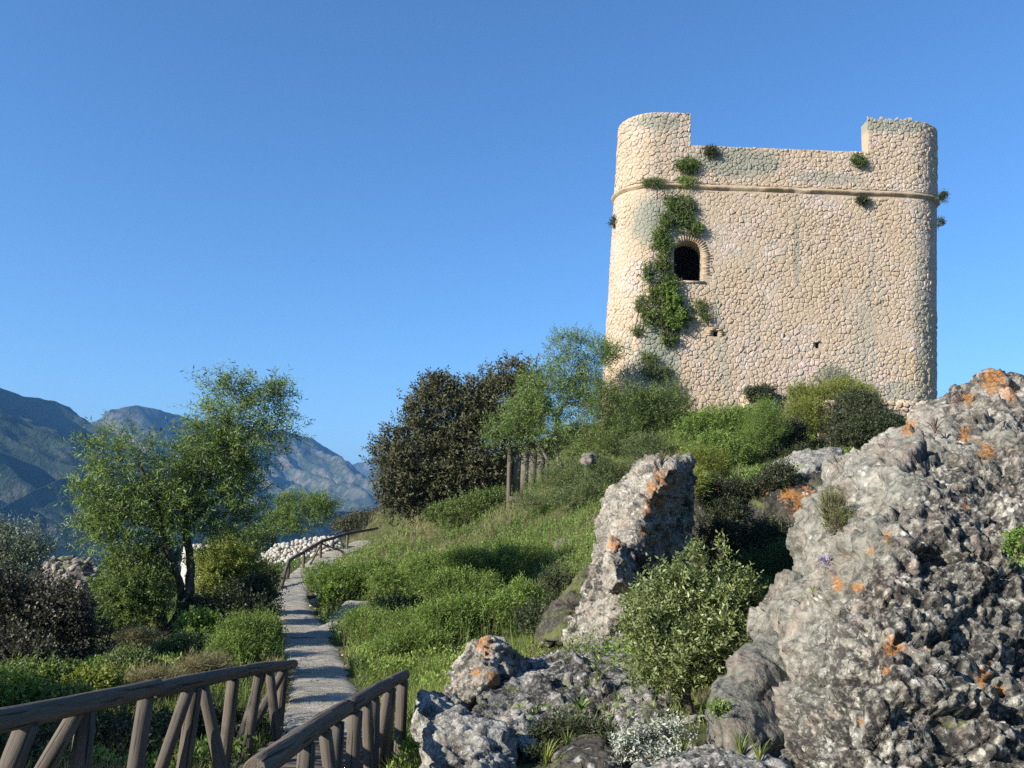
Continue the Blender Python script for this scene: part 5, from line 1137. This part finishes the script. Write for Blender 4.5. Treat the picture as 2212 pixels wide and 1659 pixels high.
SH = [
 # name, label, base(vx,vy,Y), lobes, ntw, per, tl, L, W, leaf, extra
 ('shrub', 'feathery green shrub behind the pale rubble wall', (655, 1170, 52), [(650, 1115, 52, 62, 42), (690, 1100, 52, 40, 26), (610, 1135, 52, 38, 28), (635, 1095, 52, 25, 18)], 1700, 9, 0.5, 0.16, 0.035, 'almond', dict(upb=0.8, thr=-0.2)),
 ('shrub', 'silvery young olive bush at the far left edge above the brambles', (20, 1350, 16), [(25, 1200, 16, 55, 55), (80, 1185, 16, 25, 40), (0, 1260, 16, 55, 55), (-60, 1220, 16, 60, 70)], 1500, 10, 0.32, 0.07, 0.016, 'silvergreen', dict(upb=1.0, thr=-0.1)),
 ('bramble', 'dark bramble thicket covering the left bank below the ruin mound', (60, 1470, 14), [(60, 1350, 14.5, 110, 90), (-60, 1340, 14.5, 110, 110), (150, 1400, 14.5, 75, 65), (30, 1440, 13.5, 110, 55), (130, 1330, 15, 50, 45)], 6500, 8, 0.2, 0.055, 0.035, 'bramble', dict(thr=-0.5, shell=3.0)),
 ('shrub', 'green leafy shrub left of the almond trunks', (290, 1400, 19), [(280, 1240, 19.5, 50, 60), (300, 1300, 19, 60, 60), (255, 1330, 19, 35, 45), (330, 1230, 20.5, 45, 50), (230, 1290, 19.5, 30, 35)], 2600, 10, 0.25, 0.065, 0.03, 'mid', dict(thr=-0.3)),
 ('shrub', 'yellow-tinged shrub right of the almond trunks under the crown', (490, 1330, 24), [(480, 1225, 24.5, 45, 45), (520, 1240, 25, 45, 45), (460, 1260, 24, 30, 35)], 1700, 9, 0.3, 0.08, 0.035, 'yellowgreen', dict(thr=-0.2)),
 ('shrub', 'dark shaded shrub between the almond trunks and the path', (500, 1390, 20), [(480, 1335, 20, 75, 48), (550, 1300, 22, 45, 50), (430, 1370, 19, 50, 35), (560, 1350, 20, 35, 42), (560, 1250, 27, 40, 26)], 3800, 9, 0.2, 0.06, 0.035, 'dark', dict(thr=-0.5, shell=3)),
 ('shrub', 'small glossy broad-leaved bush at the foot of the almond trunks', (430, 1400, 17.5), [(432, 1365, 17.5, 28, 26), (418, 1350, 17.5, 16, 16), (452, 1350, 17.6, 16, 14)], 330, 6, 0.2, 0.10, 0.075, 'lush', dict(thr=-0.5)),
 ('weed_clump', 'bright feathery green clump left of the path behind the end post', (530, 1450, 15), [(530, 1395, 15.2, 60, 50), (500, 1420, 14.8, 50, 36), (570, 1385, 15.8, 30, 42), (560, 1430, 15, 34, 35)], 3600, 9, 0.22, 0.06, 0.010, 'lush', dict(upb=1.0, thr=-0.5, shell=2.2)),
 ('shrub', 'bushy thicket against the lower left of the tower', (1380, 990, 36.5), [(1350, 900, 37, 70, 62), (1420, 900, 37, 65, 55), (1330, 960, 36, 60, 50), (1300, 880, 37.4, 40, 50), (1450, 870, 37.6, 42, 38), (1310, 840, 37.6, 22, 30)], 3800, 9, 0.4, 0.11, 0.026, 'mid', dict(upb=0.5, thr=-0.25)),
 ('shrub', 'olive-toned scrub filling the slope under the thin tree', (1180, 1090, 35), [(1230, 1040, 35, 80, 42), (1140, 1088, 34.3, 40, 16), (1310, 1040, 33.5, 55, 40), (1390, 975, 34, 45, 32), (1260, 1080, 33, 60, 26)], 3600, 9, 0.35, 0.10, 0.02, 'grey_green', dict(upb=0.6, thr=-0.3)),
 ('weed_clump', 'lush green clump below the middle of the tower foot', (1540, 1000, 32.5), [(1560, 925, 33, 55, 38), (1500, 945, 33, 32, 38), (1620, 935, 33, 45, 42), (1560, 980, 31.5, 60, 30)], 3300, 9, 0.35, 0.11, 0.028, 'lush', dict(upb=0.7, thr=-0.4)),
 ('weed_clump', 'dark green feathery fennel under the ruined wall by the tower', (1650, 990, 32.2), [(1655, 930, 32.2, 42, 48), (1630, 960, 32, 35, 34)], 2200, 10, 0.4, 0.13, 0.012, 'lush', dict(upb=1.3, thr=-0.6)),
 ('shrub', 'sunlit shrub on top of the masonry pier in front of the tower', (1760, 900, 34.8), [(1745, 865, 35, 48, 30), (1810, 855, 35, 62, 26), (1870, 870, 35, 30, 26), (1740, 905, 34, 50, 40)], 2400, 9, 0.3, 0.10, 0.022, 'yellowgreen', dict(upb=0.7, thr=-0.3)),
 ('shrub', 'tall grey-green wispy bush standing against the tower foot', (1805, 870, 36.4), [(1800, 825, 36.6, 26, 30), (1825, 840, 36.4, 20, 16)], 420, 9, 0.45, 0.10, 0.02, 'silvergreen', dict(upb=1.2, thr=-0.2)),
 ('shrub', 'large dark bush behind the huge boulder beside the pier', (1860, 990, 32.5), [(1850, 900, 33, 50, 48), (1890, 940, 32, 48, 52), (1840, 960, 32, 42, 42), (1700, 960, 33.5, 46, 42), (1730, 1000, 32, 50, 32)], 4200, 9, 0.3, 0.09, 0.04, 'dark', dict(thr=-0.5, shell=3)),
 ('shrub', 'small round dark-leaved bush on the wall ruin at the tower foot', (1640, 870, 36), [(1632, 853, 36.2, 22, 12), (1655, 848, 36.2, 18, 10)], 420, 8, 0.25, 0.09, 0.04, 'dark', dict(thr=-0.4)),
 ('weed_clump', 'yellow-green grassy tongue running down beside the rock spire', (1530, 1040, 26), [(1530, 1010, 26.5, 40, 30), (1500, 1060, 20, 24, 22)], 1600, 8, 0.3, 0.13, 0.012, 'yellowgreen', dict(upb=1.4, thr=-0.5)),
 ('weed_clump', 'tall light green weeds in the middle of the slope above the orange-capped rock', (1040, 1390, 19), [(1040, 1340, 19.5, 90, 42), (960, 1350, 19, 62, 34), (1120, 1315, 20, 55, 40), (1000, 1280, 22, 90, 30)], 5200, 9, 0.26, 0.085, 0.017, 'lush', dict(upb=0.9, thr=-0.32)),
 ('weed_clump', 'tall light green weeds higher on the slope, reaching the dry grass', (1060, 1240, 25), [(1040, 1225, 25, 95, 30), (950, 1240, 25, 70, 26), (1130, 1205, 26, 55, 26)], 3400, 9, 0.28, 0.09, 0.019, 'lush', dict(upb=0.9, thr=-0.25)),
 ('weed_clump', 'leafy green bank right beside the path bend', (760, 1290, 28), [(730, 1265, 28.5, 60, 30), (800, 1250, 28.5, 62, 32), (690, 1245, 30, 30, 22), (860, 1270, 26.5, 60, 34)], 4200, 9, 0.22, 0.07, 0.022, 'lush', dict(upb=0.9, thr=-0.4)),
 ('weed_clump', 'green grassy bank below the side path', (850, 1390, 19), [(790, 1365, 21, 50, 32), (850, 1375, 20, 60, 40), (900, 1410, 18, 60, 42), (830, 1430, 17.6, 40, 26)], 4600, 8, 0.25, 0.08, 0.012, 'lush', dict(upb=1.2, thr=-0.4)),
 ('shrub', 'dark low scrub in the hollow between the green banks', (900, 1320, 23.5), [(870, 1320, 23.8, 60, 28), (930, 1350, 22.5, 40, 24), (1170, 1350, 18, 50, 45), (1210, 1290, 20, 36, 52)], 2400, 8, 0.2, 0.06, 0.028, 'dark', dict(thr=-0.4)),
 ('shrub', 'bluish-green bush under the carob at the foot of the notice board', (1050, 1120, 39), [(1040, 1100, 39, 60, 24), (960, 1120, 40, 40, 22), (1080, 1085, 39.5, 34, 22)], 1700, 9, 0.35, 0.11, 0.04, 'mid', dict(upb=0.7, thr=-0.35)),
 ('shrub', 'low brown-green bush on the crest beyond the far handrail', (790, 1140, 58), [(790, 1125, 58, 40, 16), (750, 1140, 57, 34, 14), (830, 1115, 59, 30, 18)], 1300, 8, 0.4, 0.13, 0.06, 'carob', dict(thr=-0.4)),
 ('shrub', 'scrubby bushes beyond the path left of the rubble wall', (520, 1215, 44), [(520, 1180, 44, 48, 32), (560, 1165, 45, 30, 26), (470, 1200, 43, 42, 28)], 1600, 9, 0.4, 0.12, 0.04, 'mid', dict(thr=-0.3)),
 ('weed_clump', 'broad-leaved green plants at the fork of the side path', (712, 1300, 27.6), [(712, 1288, 27.6, 20, 13)], 260, 7, 0.2, 0.10, 0.06, 'lush', dict(upb=0.9, thr=-0.6)),
 ('shrub', 'dark bushes spilling over the top of the ochre-stained wall', (1560, 1100, 20), [(1540, 1070, 20.4, 46, 26), (1610, 1060, 20.6, 44, 26), (1680, 1035, 20.4, 40, 22), (1570, 1110, 20, 34, 22), (1545, 1170, 18.6, 40, 36), (1610, 1180, 18.4, 44, 36), (1660, 1150, 18.6, 30, 26)], 3400, 8, 0.22, 0.06, 0.025, 'dark', dict(thr=-0.35)),  # greenery whose dark leaf colour also carries the gully's shade
 ('weed_clump', 'grasses and weeds growing in the shaded gully floor', (1650, 1300, 17), [(1640, 1250, 17.5, 60, 40), (1580, 1260, 17.5, 40, 30), (1700, 1220, 17, 30, 36)], 1500, 8, 0.25, 0.08, 0.012, 'mid', dict(upb=1.3, thr=-0.3)),
 ('shrub', 'leafy shrub between the smooth boulder and the rock spire', (1495, 1640, 8.2), [(1480, 1330, 8.6, 110, 70), (1420, 1370, 8.4, 62, 60), (1560, 1330, 8.8, 78, 68), (1500, 1410, 8.3, 100, 60), (1430, 1450, 8.2, 62, 40), (1540, 1400, 8.4, 60, 60), (1500, 1225, 8.6, 20, 34), (1550, 1215, 8.6, 12, 30), (1460, 1260, 8.5, 28, 26), (1610, 1290, 8.8, 30, 28)], 3300, 10, 0.17, 0.052, 0.019, 'olive', dict(upb=0.8, thr=-0.1, shell=1.7, clump=2.8)),
]
for k, (nm, lb, bs, lobes, ntw, per, tl_, L_, W_, lf, kw) in enumerate(SH):
    plant(nm, lb, 'shrub' if nm in ('shrub', 'bramble') else 'plant', at_ground(*bs), lobes, ntw, per, tl_, L_, W_, lf, seed=100 + k, r0=0.03 if lf != 'olive' else 0.05, ntip=36 if lf != 'olive' else 90, twig=0.003, **kw)
# unseen tree added left of the frame to shade the bank under the handrail
ot = np.array([-11.0, 3.8, ground(np.array([[-11.0, 3.8]]))[0]])
e = empty('added_shade_tree', ot, 'unseen low broad tree added far left of the footbridge to shade the bank under the handrail', 'tree')
def wlobe(x, y, z, r): return (np.array([x, y, z]), np.array([r, r, r * 0.8]))
_lw = lobe_w
lobe_w = lambda l: l if isinstance(l[0], np.ndarray) else _lw(l)
V, F, A_, (p, td, tlv) = crown([wlobe(-11, 4.2, 1.8, 2.1), wlobe(-10.2, 5.9, 1.5, 1.5), wlobe(-12, 2.2, 1.8, 1.8), wlobe(-11.6, 1.0, 1.8, 1.4)], 6500, 8, 0.4, 0.12, 0.06, thr=-0.5, clump=2.0, seed=300)
link('crown', mesh_np('crown', local(V, e), F, M['mid'], {'rnd': A_}), e)
bag = Bag(); skeleton(ot, p[rng.permutation(len(p))[:50]], [([ot, ot + np.array([.1, .2, 1]), ot + np.array([.2, .3, 2.4])], (0.2, 0.08))], 0.15, 4, bag); bag.build('trunk', M['bark'], e, True)

# climbing plants and tufts on the tower wall
def wall_plant(name, label, pts, ntw, per, tl, L, W, leaf, seed, thick=0.22, stem=True, **kw):
    cs = []
    for (vx, vy, rx, ry) in pts:
        p = U(vx, vy, FY); z = p[2]; f = frontY(z)
        l_, r_ = tw(z)
        if p[0] < l_ + RC: a = np.clip((l_ + RC - p[0]) / RC, 0, .98); f = f + RC - RC * math.sqrt(1 - a * a)
        k = FY / FOC; cs.append((np.array([p[0], f - thick * 0.55, z]), np.array([rx * k, thick, ry * k])))
    e = empty(name, cs[-1][0] - np.array([0, 0, cs[-1][1][2]]), label, 'plant', None)
    V, F, A_, (p, td, tlv) = crown(cs, ntw, per, tl, L, W, seed=seed, out=0.3, **kw)
    V[:, 1] = np.minimum(V[:, 1], FY + 3)
    link('foliage', mesh_np('foliage', local(V, e), F, M[leaf], {'rnd': A_}), e)
    bag = Bag(); b = np.array(e.location)
    for q in p[rng.permutation(len(p))[:max(6, len(p) // 60)]]:
        if q[2] > wz and q[0] > wcx - ww / 2 - 0.25 and b[2] < wz: continue
        bag.add(*tube(bend(b + np.array([0, -0.03, 0]), q, 5, 0.05), np.linspace(0.02, 0.004, 5), 4), 0.5)
    tag(bag.build('stems', M['bark'], e, True), kind='stuff')
wall_plant('climbing_plant', 'long green creeper hanging down the tower left of the arched window', [(1450, 445, 22, 22), (1438, 485, 20, 30), (1432, 530, 18, 34), (1428, 575, 20, 30), (1442, 620, 26, 30), (1415, 640, 20, 24), (1470, 690, 22, 26), (1420, 520, 14, 30), (1470, 480, 16, 26), (1440, 665, 34, 32), (1445, 700, 34, 26), (1400, 690, 18, 20), (1395, 590, 12, 22), (1440, 735, 22, 14)], 2500, 8, 0.24, 0.10, 0.05, 'mid', 400, thr=0.02, clump=3.4, shell=1.6)
wall_plant('climbing_plant', 'bright green heart of the creeper below the arched window', [(1448, 650, 20, 24), (1450, 685, 24, 26), (1436, 630, 14, 16)], 900, 8, 0.22, 0.10, 0.05, 'lush', 401, thick=0.34, thr=-0.3)
for k, (lb, pts, n, lf) in enumerate([
    ('round tuft growing from the wall above the cornice, left of the parapet notch', [(1484, 362, 24, 16)], 420, 'mid'), ('small green tuft just above the cornice under the round tuft', [(1482, 395, 18, 10)], 200, 'lush'),
    ('small dark tuft near the top of the parapet beside the left merlon', [(1535, 332, 14, 12)], 200, 'dark'), ('tuft on the parapet wall close to the right merlon', [(1852, 350, 14, 14)], 200, 'mid'),
    ('little tuft under the cornice on the right half of the tower', [(1860, 437, 12, 7)], 130, 'dark'), ('grey wispy weeds on the cornice near the left corner', [(1412, 397, 26, 6)], 260, 'grey_green'),
    ('thin brownish creeper patch below the cornice left of the window', [(1480, 455, 22, 34), (1500, 500, 16, 14)], 650, 'grey_green'), ('dry silver-grey plant hanging left of the window sill', [(1412, 600, 20, 22)], 330, 'silvergreen'),
    ('small tuft above the right shoulder of the arched window', [(1502, 494, 12, 10)], 160, 'lush'), ('weeds in the joints below the window on the right side', [(1510, 665, 14, 14), (1520, 690, 10, 10)], 160, 'mid'),
    ('low weed patch on the wall above the tower-foot bushes', [(1420, 810, 34, 18), (1400, 780, 22, 14)], 420, 'grey_green'), ('tiny weeds at the left curve of the tower wall', [(1385, 660, 14, 20), (1375, 720, 12, 9)], 200, 'mid'),
    ('dark tuft sticking out of the cornice at the right edge of the tower', [(2034, 428, 6, 9)], 110, 'dark'), ('small dark tuft on the right edge below the cornice', [(2029, 482, 5, 9)], 60, 'dark'),
    ('small dark tuft on the left edge of the tower below the cornice', [(1334, 460, 5, 12)], 80, 'dark')]):
    wall_plant('wall_tuft', lb, pts, n, 7, 0.2, 0.11, 0.03, lf, 410 + k, thick=0.18, thr=-0.5)

# special foreground plants
def strap_plant(name, label, base, n, L, W, leaf, seed, upb=1.0, segs=5, cat='plant', spread=0.5):
    e = empty(name, base, label, cat); bag = Bag(); rs = np.random.RandomState(seed)
    for k in range(n):
        a = rs.uniform(0, 6.28); d = unit(np.array([math.cos(a) * spread, math.sin(a) * spread, upb])); l = L * rs.uniform(0.5, 1.15); t = np.linspace(0, 1, segs)
        P = base + d * l * t[:, None] + np.array([math.cos(a), math.sin(a), 0]) * (l * 0.35 * t ** 2)[:, None] - np.array([0, 0, 1]) * (l * 0.28 * t ** 3)[:, None]
        s = np.array([-math.sin(a), math.cos(a), 0]); w = W * np.sin((0.15 + 0.85 * (1 - t)) * math.pi * 0.5)[:, None] * 0.5 * (1 - 0.9 * t ** 4)[:, None]
        V = np.concatenate([P - s * w, P + np.array([0, 0, -0.2]) * w, P + s * w]); F = []
        for i in range(segs - 1): F += [(i, i + 1, segs + i + 1, segs + i), (segs + i, segs + i + 1, 2 * segs + i + 1, 2 * segs + i)]
        bag.add(V, np.array(F), rs.rand())
    bag.build('leaves', M[leaf], e); return e
for k, (vx, vy, Y, rx, ry, lf, lb) in enumerate([(70, 1500, 11, 60, 34, 'mid', 'leafy weeds on the left verge below the bramble thicket'), (190, 1515, 11, 50, 30, 'yellowgreen', 'yellowish weeds in the middle of the left verge above the handrail'),
      (20, 1545, 9.3, 50, 34, 'lush', 'green weeds at the left edge just over the handrail'), (130, 1550, 9.5, 45, 24, 'mid', 'low weeds touching the left handrail from behind'), (270, 1465, 13.5, 50, 28, 'grey_green', 'greyish dry weeds below the leafy shrub on the verge'),
      (395, 1430, 15.5, 55, 30, 'grey_green', 'tangled grey-green weeds before the almond trunks'), (330, 1500, 11.6, 44, 20, 'dry', 'dry straw clump on the verge near the middle of the left handrail'), (440, 1470, 13.2, 44, 20, 'dry', 'dry straw clump right of the verge stones'),
      (590, 1500, 12.6, 16, 30, 'dry', 'thin dry stems at the end post of the left handrail'), (300, 1410, 17, 50, 24, 'dry', 'dry tangle under the almond tree on the verge')]):
    plant('weed_clump', lb, 'plant', at_ground(vx, vy, Y), [(vx, vy - ry * 0.5, Y, rx, ry), (vx + rx * 0.6, vy - ry * 0.3, Y, rx * 0.6, ry * 0.8), (vx - rx * 0.5, vy - ry * 0.2, Y, rx * 0.6, ry * 0.7)], 900, 8, 0.18, 0.055 if lf != 'dry' else 0.12, 0.024 if lf != 'dry' else 0.007, lf, seed=600 + k, ntip=16, r0=0.006, upb=1.1, thr=-0.25, twig=0.002)
strap_plant('squill_plant', 'strap-leaved green rosette growing on the foreground slab', U(1252, 1540, 8.3), 13, 0.26, 0.035, 'lush', 1)
strap_plant('squill_plant', 'small yellowing strap-leaved plant on the huge boulder above the smooth toe', U(1760, 1292, 7.15), 9, 0.17, 0.02, 'yellowgreen', 2)
strap_plant('grass_tuft', 'dry yellowish grass tuft on the tip of the rock spire', U(1430, 1003, 14.1), 60, 0.36, 0.010, 'dry', 3, upb=1.6)
strap_plant('grass_tuft', 'second dry grass tuft left on the tip of the rock spire', U(1395, 1008, 14.1), 40, 0.30, 0.010, 'dry', 4, upb=1.4)
strap_plant('weed', 'reddish dried weed stalks on the crag against the sky', U(2075, 905, 11.6), 26, 0.5, 0.02, 'red', 5, upb=2.6, spread=0.35)
strap_plant('weed', 'small pinkish weeds in a crevice of the huge boulder top', U(2020, 935, 9.2), 22, 0.2, 0.02, 'red', 6, upb=1.5)
for k, (x, y, Y, lb) in enumerate([(1640, 1650, 5.8, 'tall green grass stalks at the bottom edge before the smooth boulder toe'), (1470, 1640, 6.3, 'pale grass blades beside the silver-leaved plant'), (1180, 1655, 6.6, 'sparse weed stalks in the shaded pocket at the bottom centre'), (1225, 1620, 7.0, 'tall thin weed stalks left of the silver-leaved plant'), (1290, 1480, 9.4, 'small grass tuft in a crack of the slab'), (1270, 1410, 12.0, 'yellow-green weed at the foot of the rock spire'), (1150, 1395, 13.0, 'grass tuft behind the broad slab'), (1600, 1640, 6.0, 'green tuft at the lower end of the smooth boulder toe')]):
    strap_plant('grass_tuft', lb, U(x, y, Y), 22, 0.24 if k != 5 else 0.16, 0.010 if k != 5 else 0.03, 'yellowgreen' if k % 2 == 0 else 'grass', 20 + k, upb=2.0)
plant('silver_plant', 'silver-white leaved plant in the shady gap at the bottom centre', 'plant', U(1410, 1650, 6.3), [(1390, 1605, 6.6, 44, 22), (1450, 1590, 6.6, 38, 20), (1345, 1625, 6.4, 24, 16), (1420, 1645, 6.2, 44, 12)], 260, 10, 0.10, 0.035, 0.016, 'silver', seed=501, thr=-0.5, spread=1.2, ntip=20, r0=0.01)
plant('fern', 'light green feathery fennel sprig on the face of the huge boulder', 'plant', U(1815, 1180, 7.7), [(1800, 1110, 7.75, 26, 42), (1825, 1140, 7.65, 22, 34)], 420, 9, 0.10, 0.03, 0.003, 'yellowgreen', seed=502, thr=-0.5, upb=1.2, ntip=12, r0=0.006)
plant('shrub', 'green leafy plant at the right edge growing on the huge boulder', 'plant', U(2215, 1200, 6.0), [(2205, 1180, 6.1, 22, 22)], 130, 8, 0.06, 0.03, 0.018, 'lush', seed=503, thr=-0.6, ntip=8, r0=0.006)
plant('weed', 'tiny green plant on the smooth boulder toe between white lichen dots', 'plant', U(1555, 1545, 6.35), [(1555, 1532, 6.35, 14, 10)], 60, 7, 0.05, 0.025, 0.014, 'lush', seed=504, thr=-0.6, ntip=5, r0=0.004)
plant('flowering_weed', 'small weeds with purple flowers on the huge boulder', 'plant', U(1790, 1225, 7.2), [(1785, 1212, 7.25, 14, 8)], 30, 5, 0.04, 0.014, 0.010, 'flower', seed=505, thr=-0.8, ntip=5, r0=0.003)
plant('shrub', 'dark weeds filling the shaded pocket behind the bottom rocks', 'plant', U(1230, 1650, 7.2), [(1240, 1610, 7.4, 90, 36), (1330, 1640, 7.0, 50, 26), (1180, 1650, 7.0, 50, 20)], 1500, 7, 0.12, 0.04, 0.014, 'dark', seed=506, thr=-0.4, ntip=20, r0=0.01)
plant('bramble', 'dark low brambles in shade under the left handrail', 'plant', at_ground(250, 1640, 9.0), [(200, 1630, 8.8, 190, 46), (420, 1600, 9.6, 90, 46), (20, 1650, 8.2, 120, 44), (530, 1600, 10.2, 50, 40)], 5600, 7, 0.18, 0.05, 0.028, 'dark', seed=507, thr=-0.4, ntip=40, r0=0.012)  # shade under the rail put into the dark leaf colour

# ------------------------------------------------------------------ ground cover (uncountable)
def scatter(n, ymin, ymax, bias=1.0, xr=(-200, 2400)):
    Y = ymin * (ymax / ymin) ** (rng.random(n) ** bias); vx = rng.uniform(xr[0], xr[1], n)
    x = (vx - 1106) / FOC * Y
    xy = np.stack([x, Y], 1); d, _, w = path_info(xy); k = d > w * 0.5 + 0.02 + 0.12 * rng.random(n) ** 2
    d2 = np.min([np.hypot(*(xy - q[:2]).T) for q in BRc[::3]], axis=0); k &= d2 > 0.45
    k &= ~((d < w * 0.5 + 0.55) & (rng.random(n) < 0.55))
    dk = (xy[:, 1] < 9.4) & (xy[:, 0] > leftrail(xy[:, 1])) & (xy[:, 0] < rightrail(xy[:, 1]) + 0.05); k &= ~dk
    tin = (xy[:, 1] > FY - 0.2) & (xy[:, 0] > x0r) & (xy[:, 0] < x1r); k &= ~tin
    out = np.c_[xy, ground(xy)]; vx_, vy_ = proj(out)
    k &= ~((vx_ > 1040) & (vx_ < 1560) & (vy_ > 1490) & (rng.random(len(xy)) < 0.9))
    return out[k]
def blades(P, L, W, lean, mat, name, kindlabel, tintseed, nper=1, curl=0.15):
    n = len(P); d = np.stack([rng.normal(size=n) * lean, rng.normal(size=n) * lean, np.ones(n)], 1)
    V, F = leaves(P - np.array([0, 0, 0.02]), d, L, W, mid=0.3, curl=curl)
    a = np.clip(0.5 + 0.5 * fbm(P * 0.6, 3, tintseed) + rng.normal(size=n) * 0.18, 0, 1)
    o = link(name, mesh_np(name, V, F, mat, {'rnd': np.repeat(a, 4)})); tag(o, kind='stuff'); return o
P = scatter(330000, 7.5, 60, 0.9)
vx, vy = proj(P)
g = fbm(P * 0.45, 3, 91); g2 = fbm(P * 2.0, 2, 92)
dryness = smoothstep((0.95 * fbm(P * 0.3, 4, 95) + np.where((vx > 650) & (vx < 1150) & (vy < 1225), 0.8, 0) + np.where((vx > 1130) & (vx < 1320), 0.35, 0) + np.where((vx < 560) & (vy > 1360), 0.5, 0) - 0.05) * 2)
keep = (g + 0.6 * g2 > -0.38)
P, vx, vy, dryness, g = P[keep], vx[keep], vy[keep], dryness[keep], g[keep]
isd = rng.random(len(P)) < dryness * 0.85
Yd = P[:, 1]; hL = (0.10 + 0.10 * smoothstep(g * 1.5 + 0.5)) * (0.7 + 0.8 * rng.random(len(P))) * (1 + 0.012 * Yd) * np.where((vx > 640) & (vx < 1500) & (vy < 1480), 1.15, 1.0); wW = 0.006 + 0.00042 * Yd
o = blades(P[~isd], hL[~isd], wW[~isd], 0.45, M['grass'], 'grass', '', 1); tag(o, 'short green grass and herbs covering the banks and slopes', 'grass')
o = blades(P[isd], hL[isd] * 1.15, wW[isd] * 0.8, 0.5, M['dry'], 'dry_grass', '', 2); tag(o, 'dry straw-coloured grass scattered over the slopes', 'grass')
# leafy herbs
P = scatter(90000, 8.0, 46, 0.8); g = fbm(P * 0.5, 3, 97); hx, hy = proj(P); P = P[g > np.where((hx > 640) & (hx < 1500), -0.02, 0.06)]; n = len(P)
PP = np.repeat(P, 5, 0); m = len(PP); PP = PP + rng.normal(size=(m, 3)) * np.array([0.05, 0.05, 0.0]) + np.array([0, 0, 1]) * (rng.random(m) ** 0.7 * (0.14 + 0.14 * smoothstep(fbm(PP * 0.7, 2, 55) * 2 + .4)))[:, None]
d = rng.normal(size=(m, 3)) * 0.8 + np.array([0, 0, 0.7]); V, F = leaves(PP, d, 0.05 + 0.0016 * PP[:, 1], 0.022 + 0.0007 * PP[:, 1])
o = link('herbs', mesh_np('herbs', V, F, M['lush'], {'rnd': np.repeat(np.clip(0.45 + 0.8 * fbm(PP * 0.35, 3, 99) + 0.2 * rng.normal(size=m), 0, 1), 4)})); tag(o, 'low leafy green herbs among the grass', 'ground cover', kind='stuff')
# tall ragged weeds over the slopes: a stem with narrow leaves each
P = scatter(20000, 10, 40, 0.7, (560, 1560)); vx, vy = proj(P); g = fbm(P * 0.55, 3, 131); P = P[(g > 0.0) & (vy > 1020)][:7500]; n = len(P)
for nm, mt, sel, lb in (('tall_weeds', 'lush', rng.random(n) < 0.6, 'tall ragged green weeds sticking out of the slope'), ('seed_stalks', 'dry', None, 'brownish dry stalks standing among the green weeds of the slope')):
    if sel is None: sel = ~sel0
    else: sel0 = sel
    Q = P[sel]; m = len(Q); H = rng.uniform(0.25, 0.75, m) * (0.8 + 0.5 * smoothstep(fbm(Q * 0.8, 2, 133) * 2 + .5)); dr_ = unit(np.c_[rng.normal(size=(m, 2)) * 0.22, np.ones(m)])
    bag = Bag(); V, F = leaves(Q, dr_, H, 0.008 + 0.0004 * Q[:, 1], mid=0.3); bag.add(V, F, 0.35)
    for k in range(9 if mt == 'lush' else 6):
        t = (k + 2.0) / (11 if mt == 'lush' else 8); b_ = Q + dr_ * (H * t)[:, None]; a = k * 2.4 + rng.random(m) * 2; dd = np.c_[np.cos(a), np.sin(a), 0.5 + 0.4 * rng.random(m)]
        L_ = (0.10 if mt == 'lush' else 0.06) * rng.uniform(0.6, 1.3, m) * (1.2 - 0.6 * t) * (0.8 + 0.012 * Q[:, 1]); V, F = leaves(b_, dd, L_, L_ * 0.22, curl=0.2)
        bag.add(V, F, np.repeat(np.clip(0.5 + 0.5 * fbm(Q * 0.4, 2, 137) + 0.2 * rng.normal(size=m), 0, 1), 4))
    o = bag.build(nm, M[mt]); tag(o, lb, 'weeds', kind='stuff')
# pebbles along the path and on the banks
P = scatter(5200, 7.5, 40, 0.8); d, _, w = path_info(P[:, :2]); P = P[(d < w * 0.5 + 1.2) | (rng.random(len(P)) < 0.25)]
bag = Bag(); 
for q in P[:2400]:
    s = 0.012 + 0.03 * rng.random() ** 2 + 0.0007 * q[1]; k = rng.integers(12); bag.add(STV[k] * np.array([s, s * .8, s * .6]) + q, IF, (k + .5) / 12)
o = bag.build('pebbles', M['palestone']); tag(o, 'small loose pebbles strewn along the path edges', 'pebbles', kind='stuff')

# ------------------------------------------------------------------ air
hz = bpy.data.materials.new('thin_air_haze'); hz.use_nodes = True; hn = hz.node_tree.nodes; hn.clear()
ho = hn.new('ShaderNodeOutputMaterial'); pv = hn.new('ShaderNodeVolumePrincipled')
pv.inputs['Color'].default_value = (0.11, 0.30, 0.62, 1); pv.inputs['Density'].default_value = 1.25e-4; pv.inputs['Anisotropy'].default_value = 0.0
hz.node_tree.links.new(pv.outputs[0], ho.inputs['Volume'])
V, F = boxv(-6000, 6000, -3000, 9500, -236, 520)
tag(link('haze', mesh_np('haze', V, np.array(F), hz)), kind='stuff')
print('TRIS', sum(len(o.data.polygons) * (2 if len(o.data.polygons) and len(o.data.polygons[0].vertices) == 4 else 1) for o in bpy.data.objects if o.type == 'MESH'))
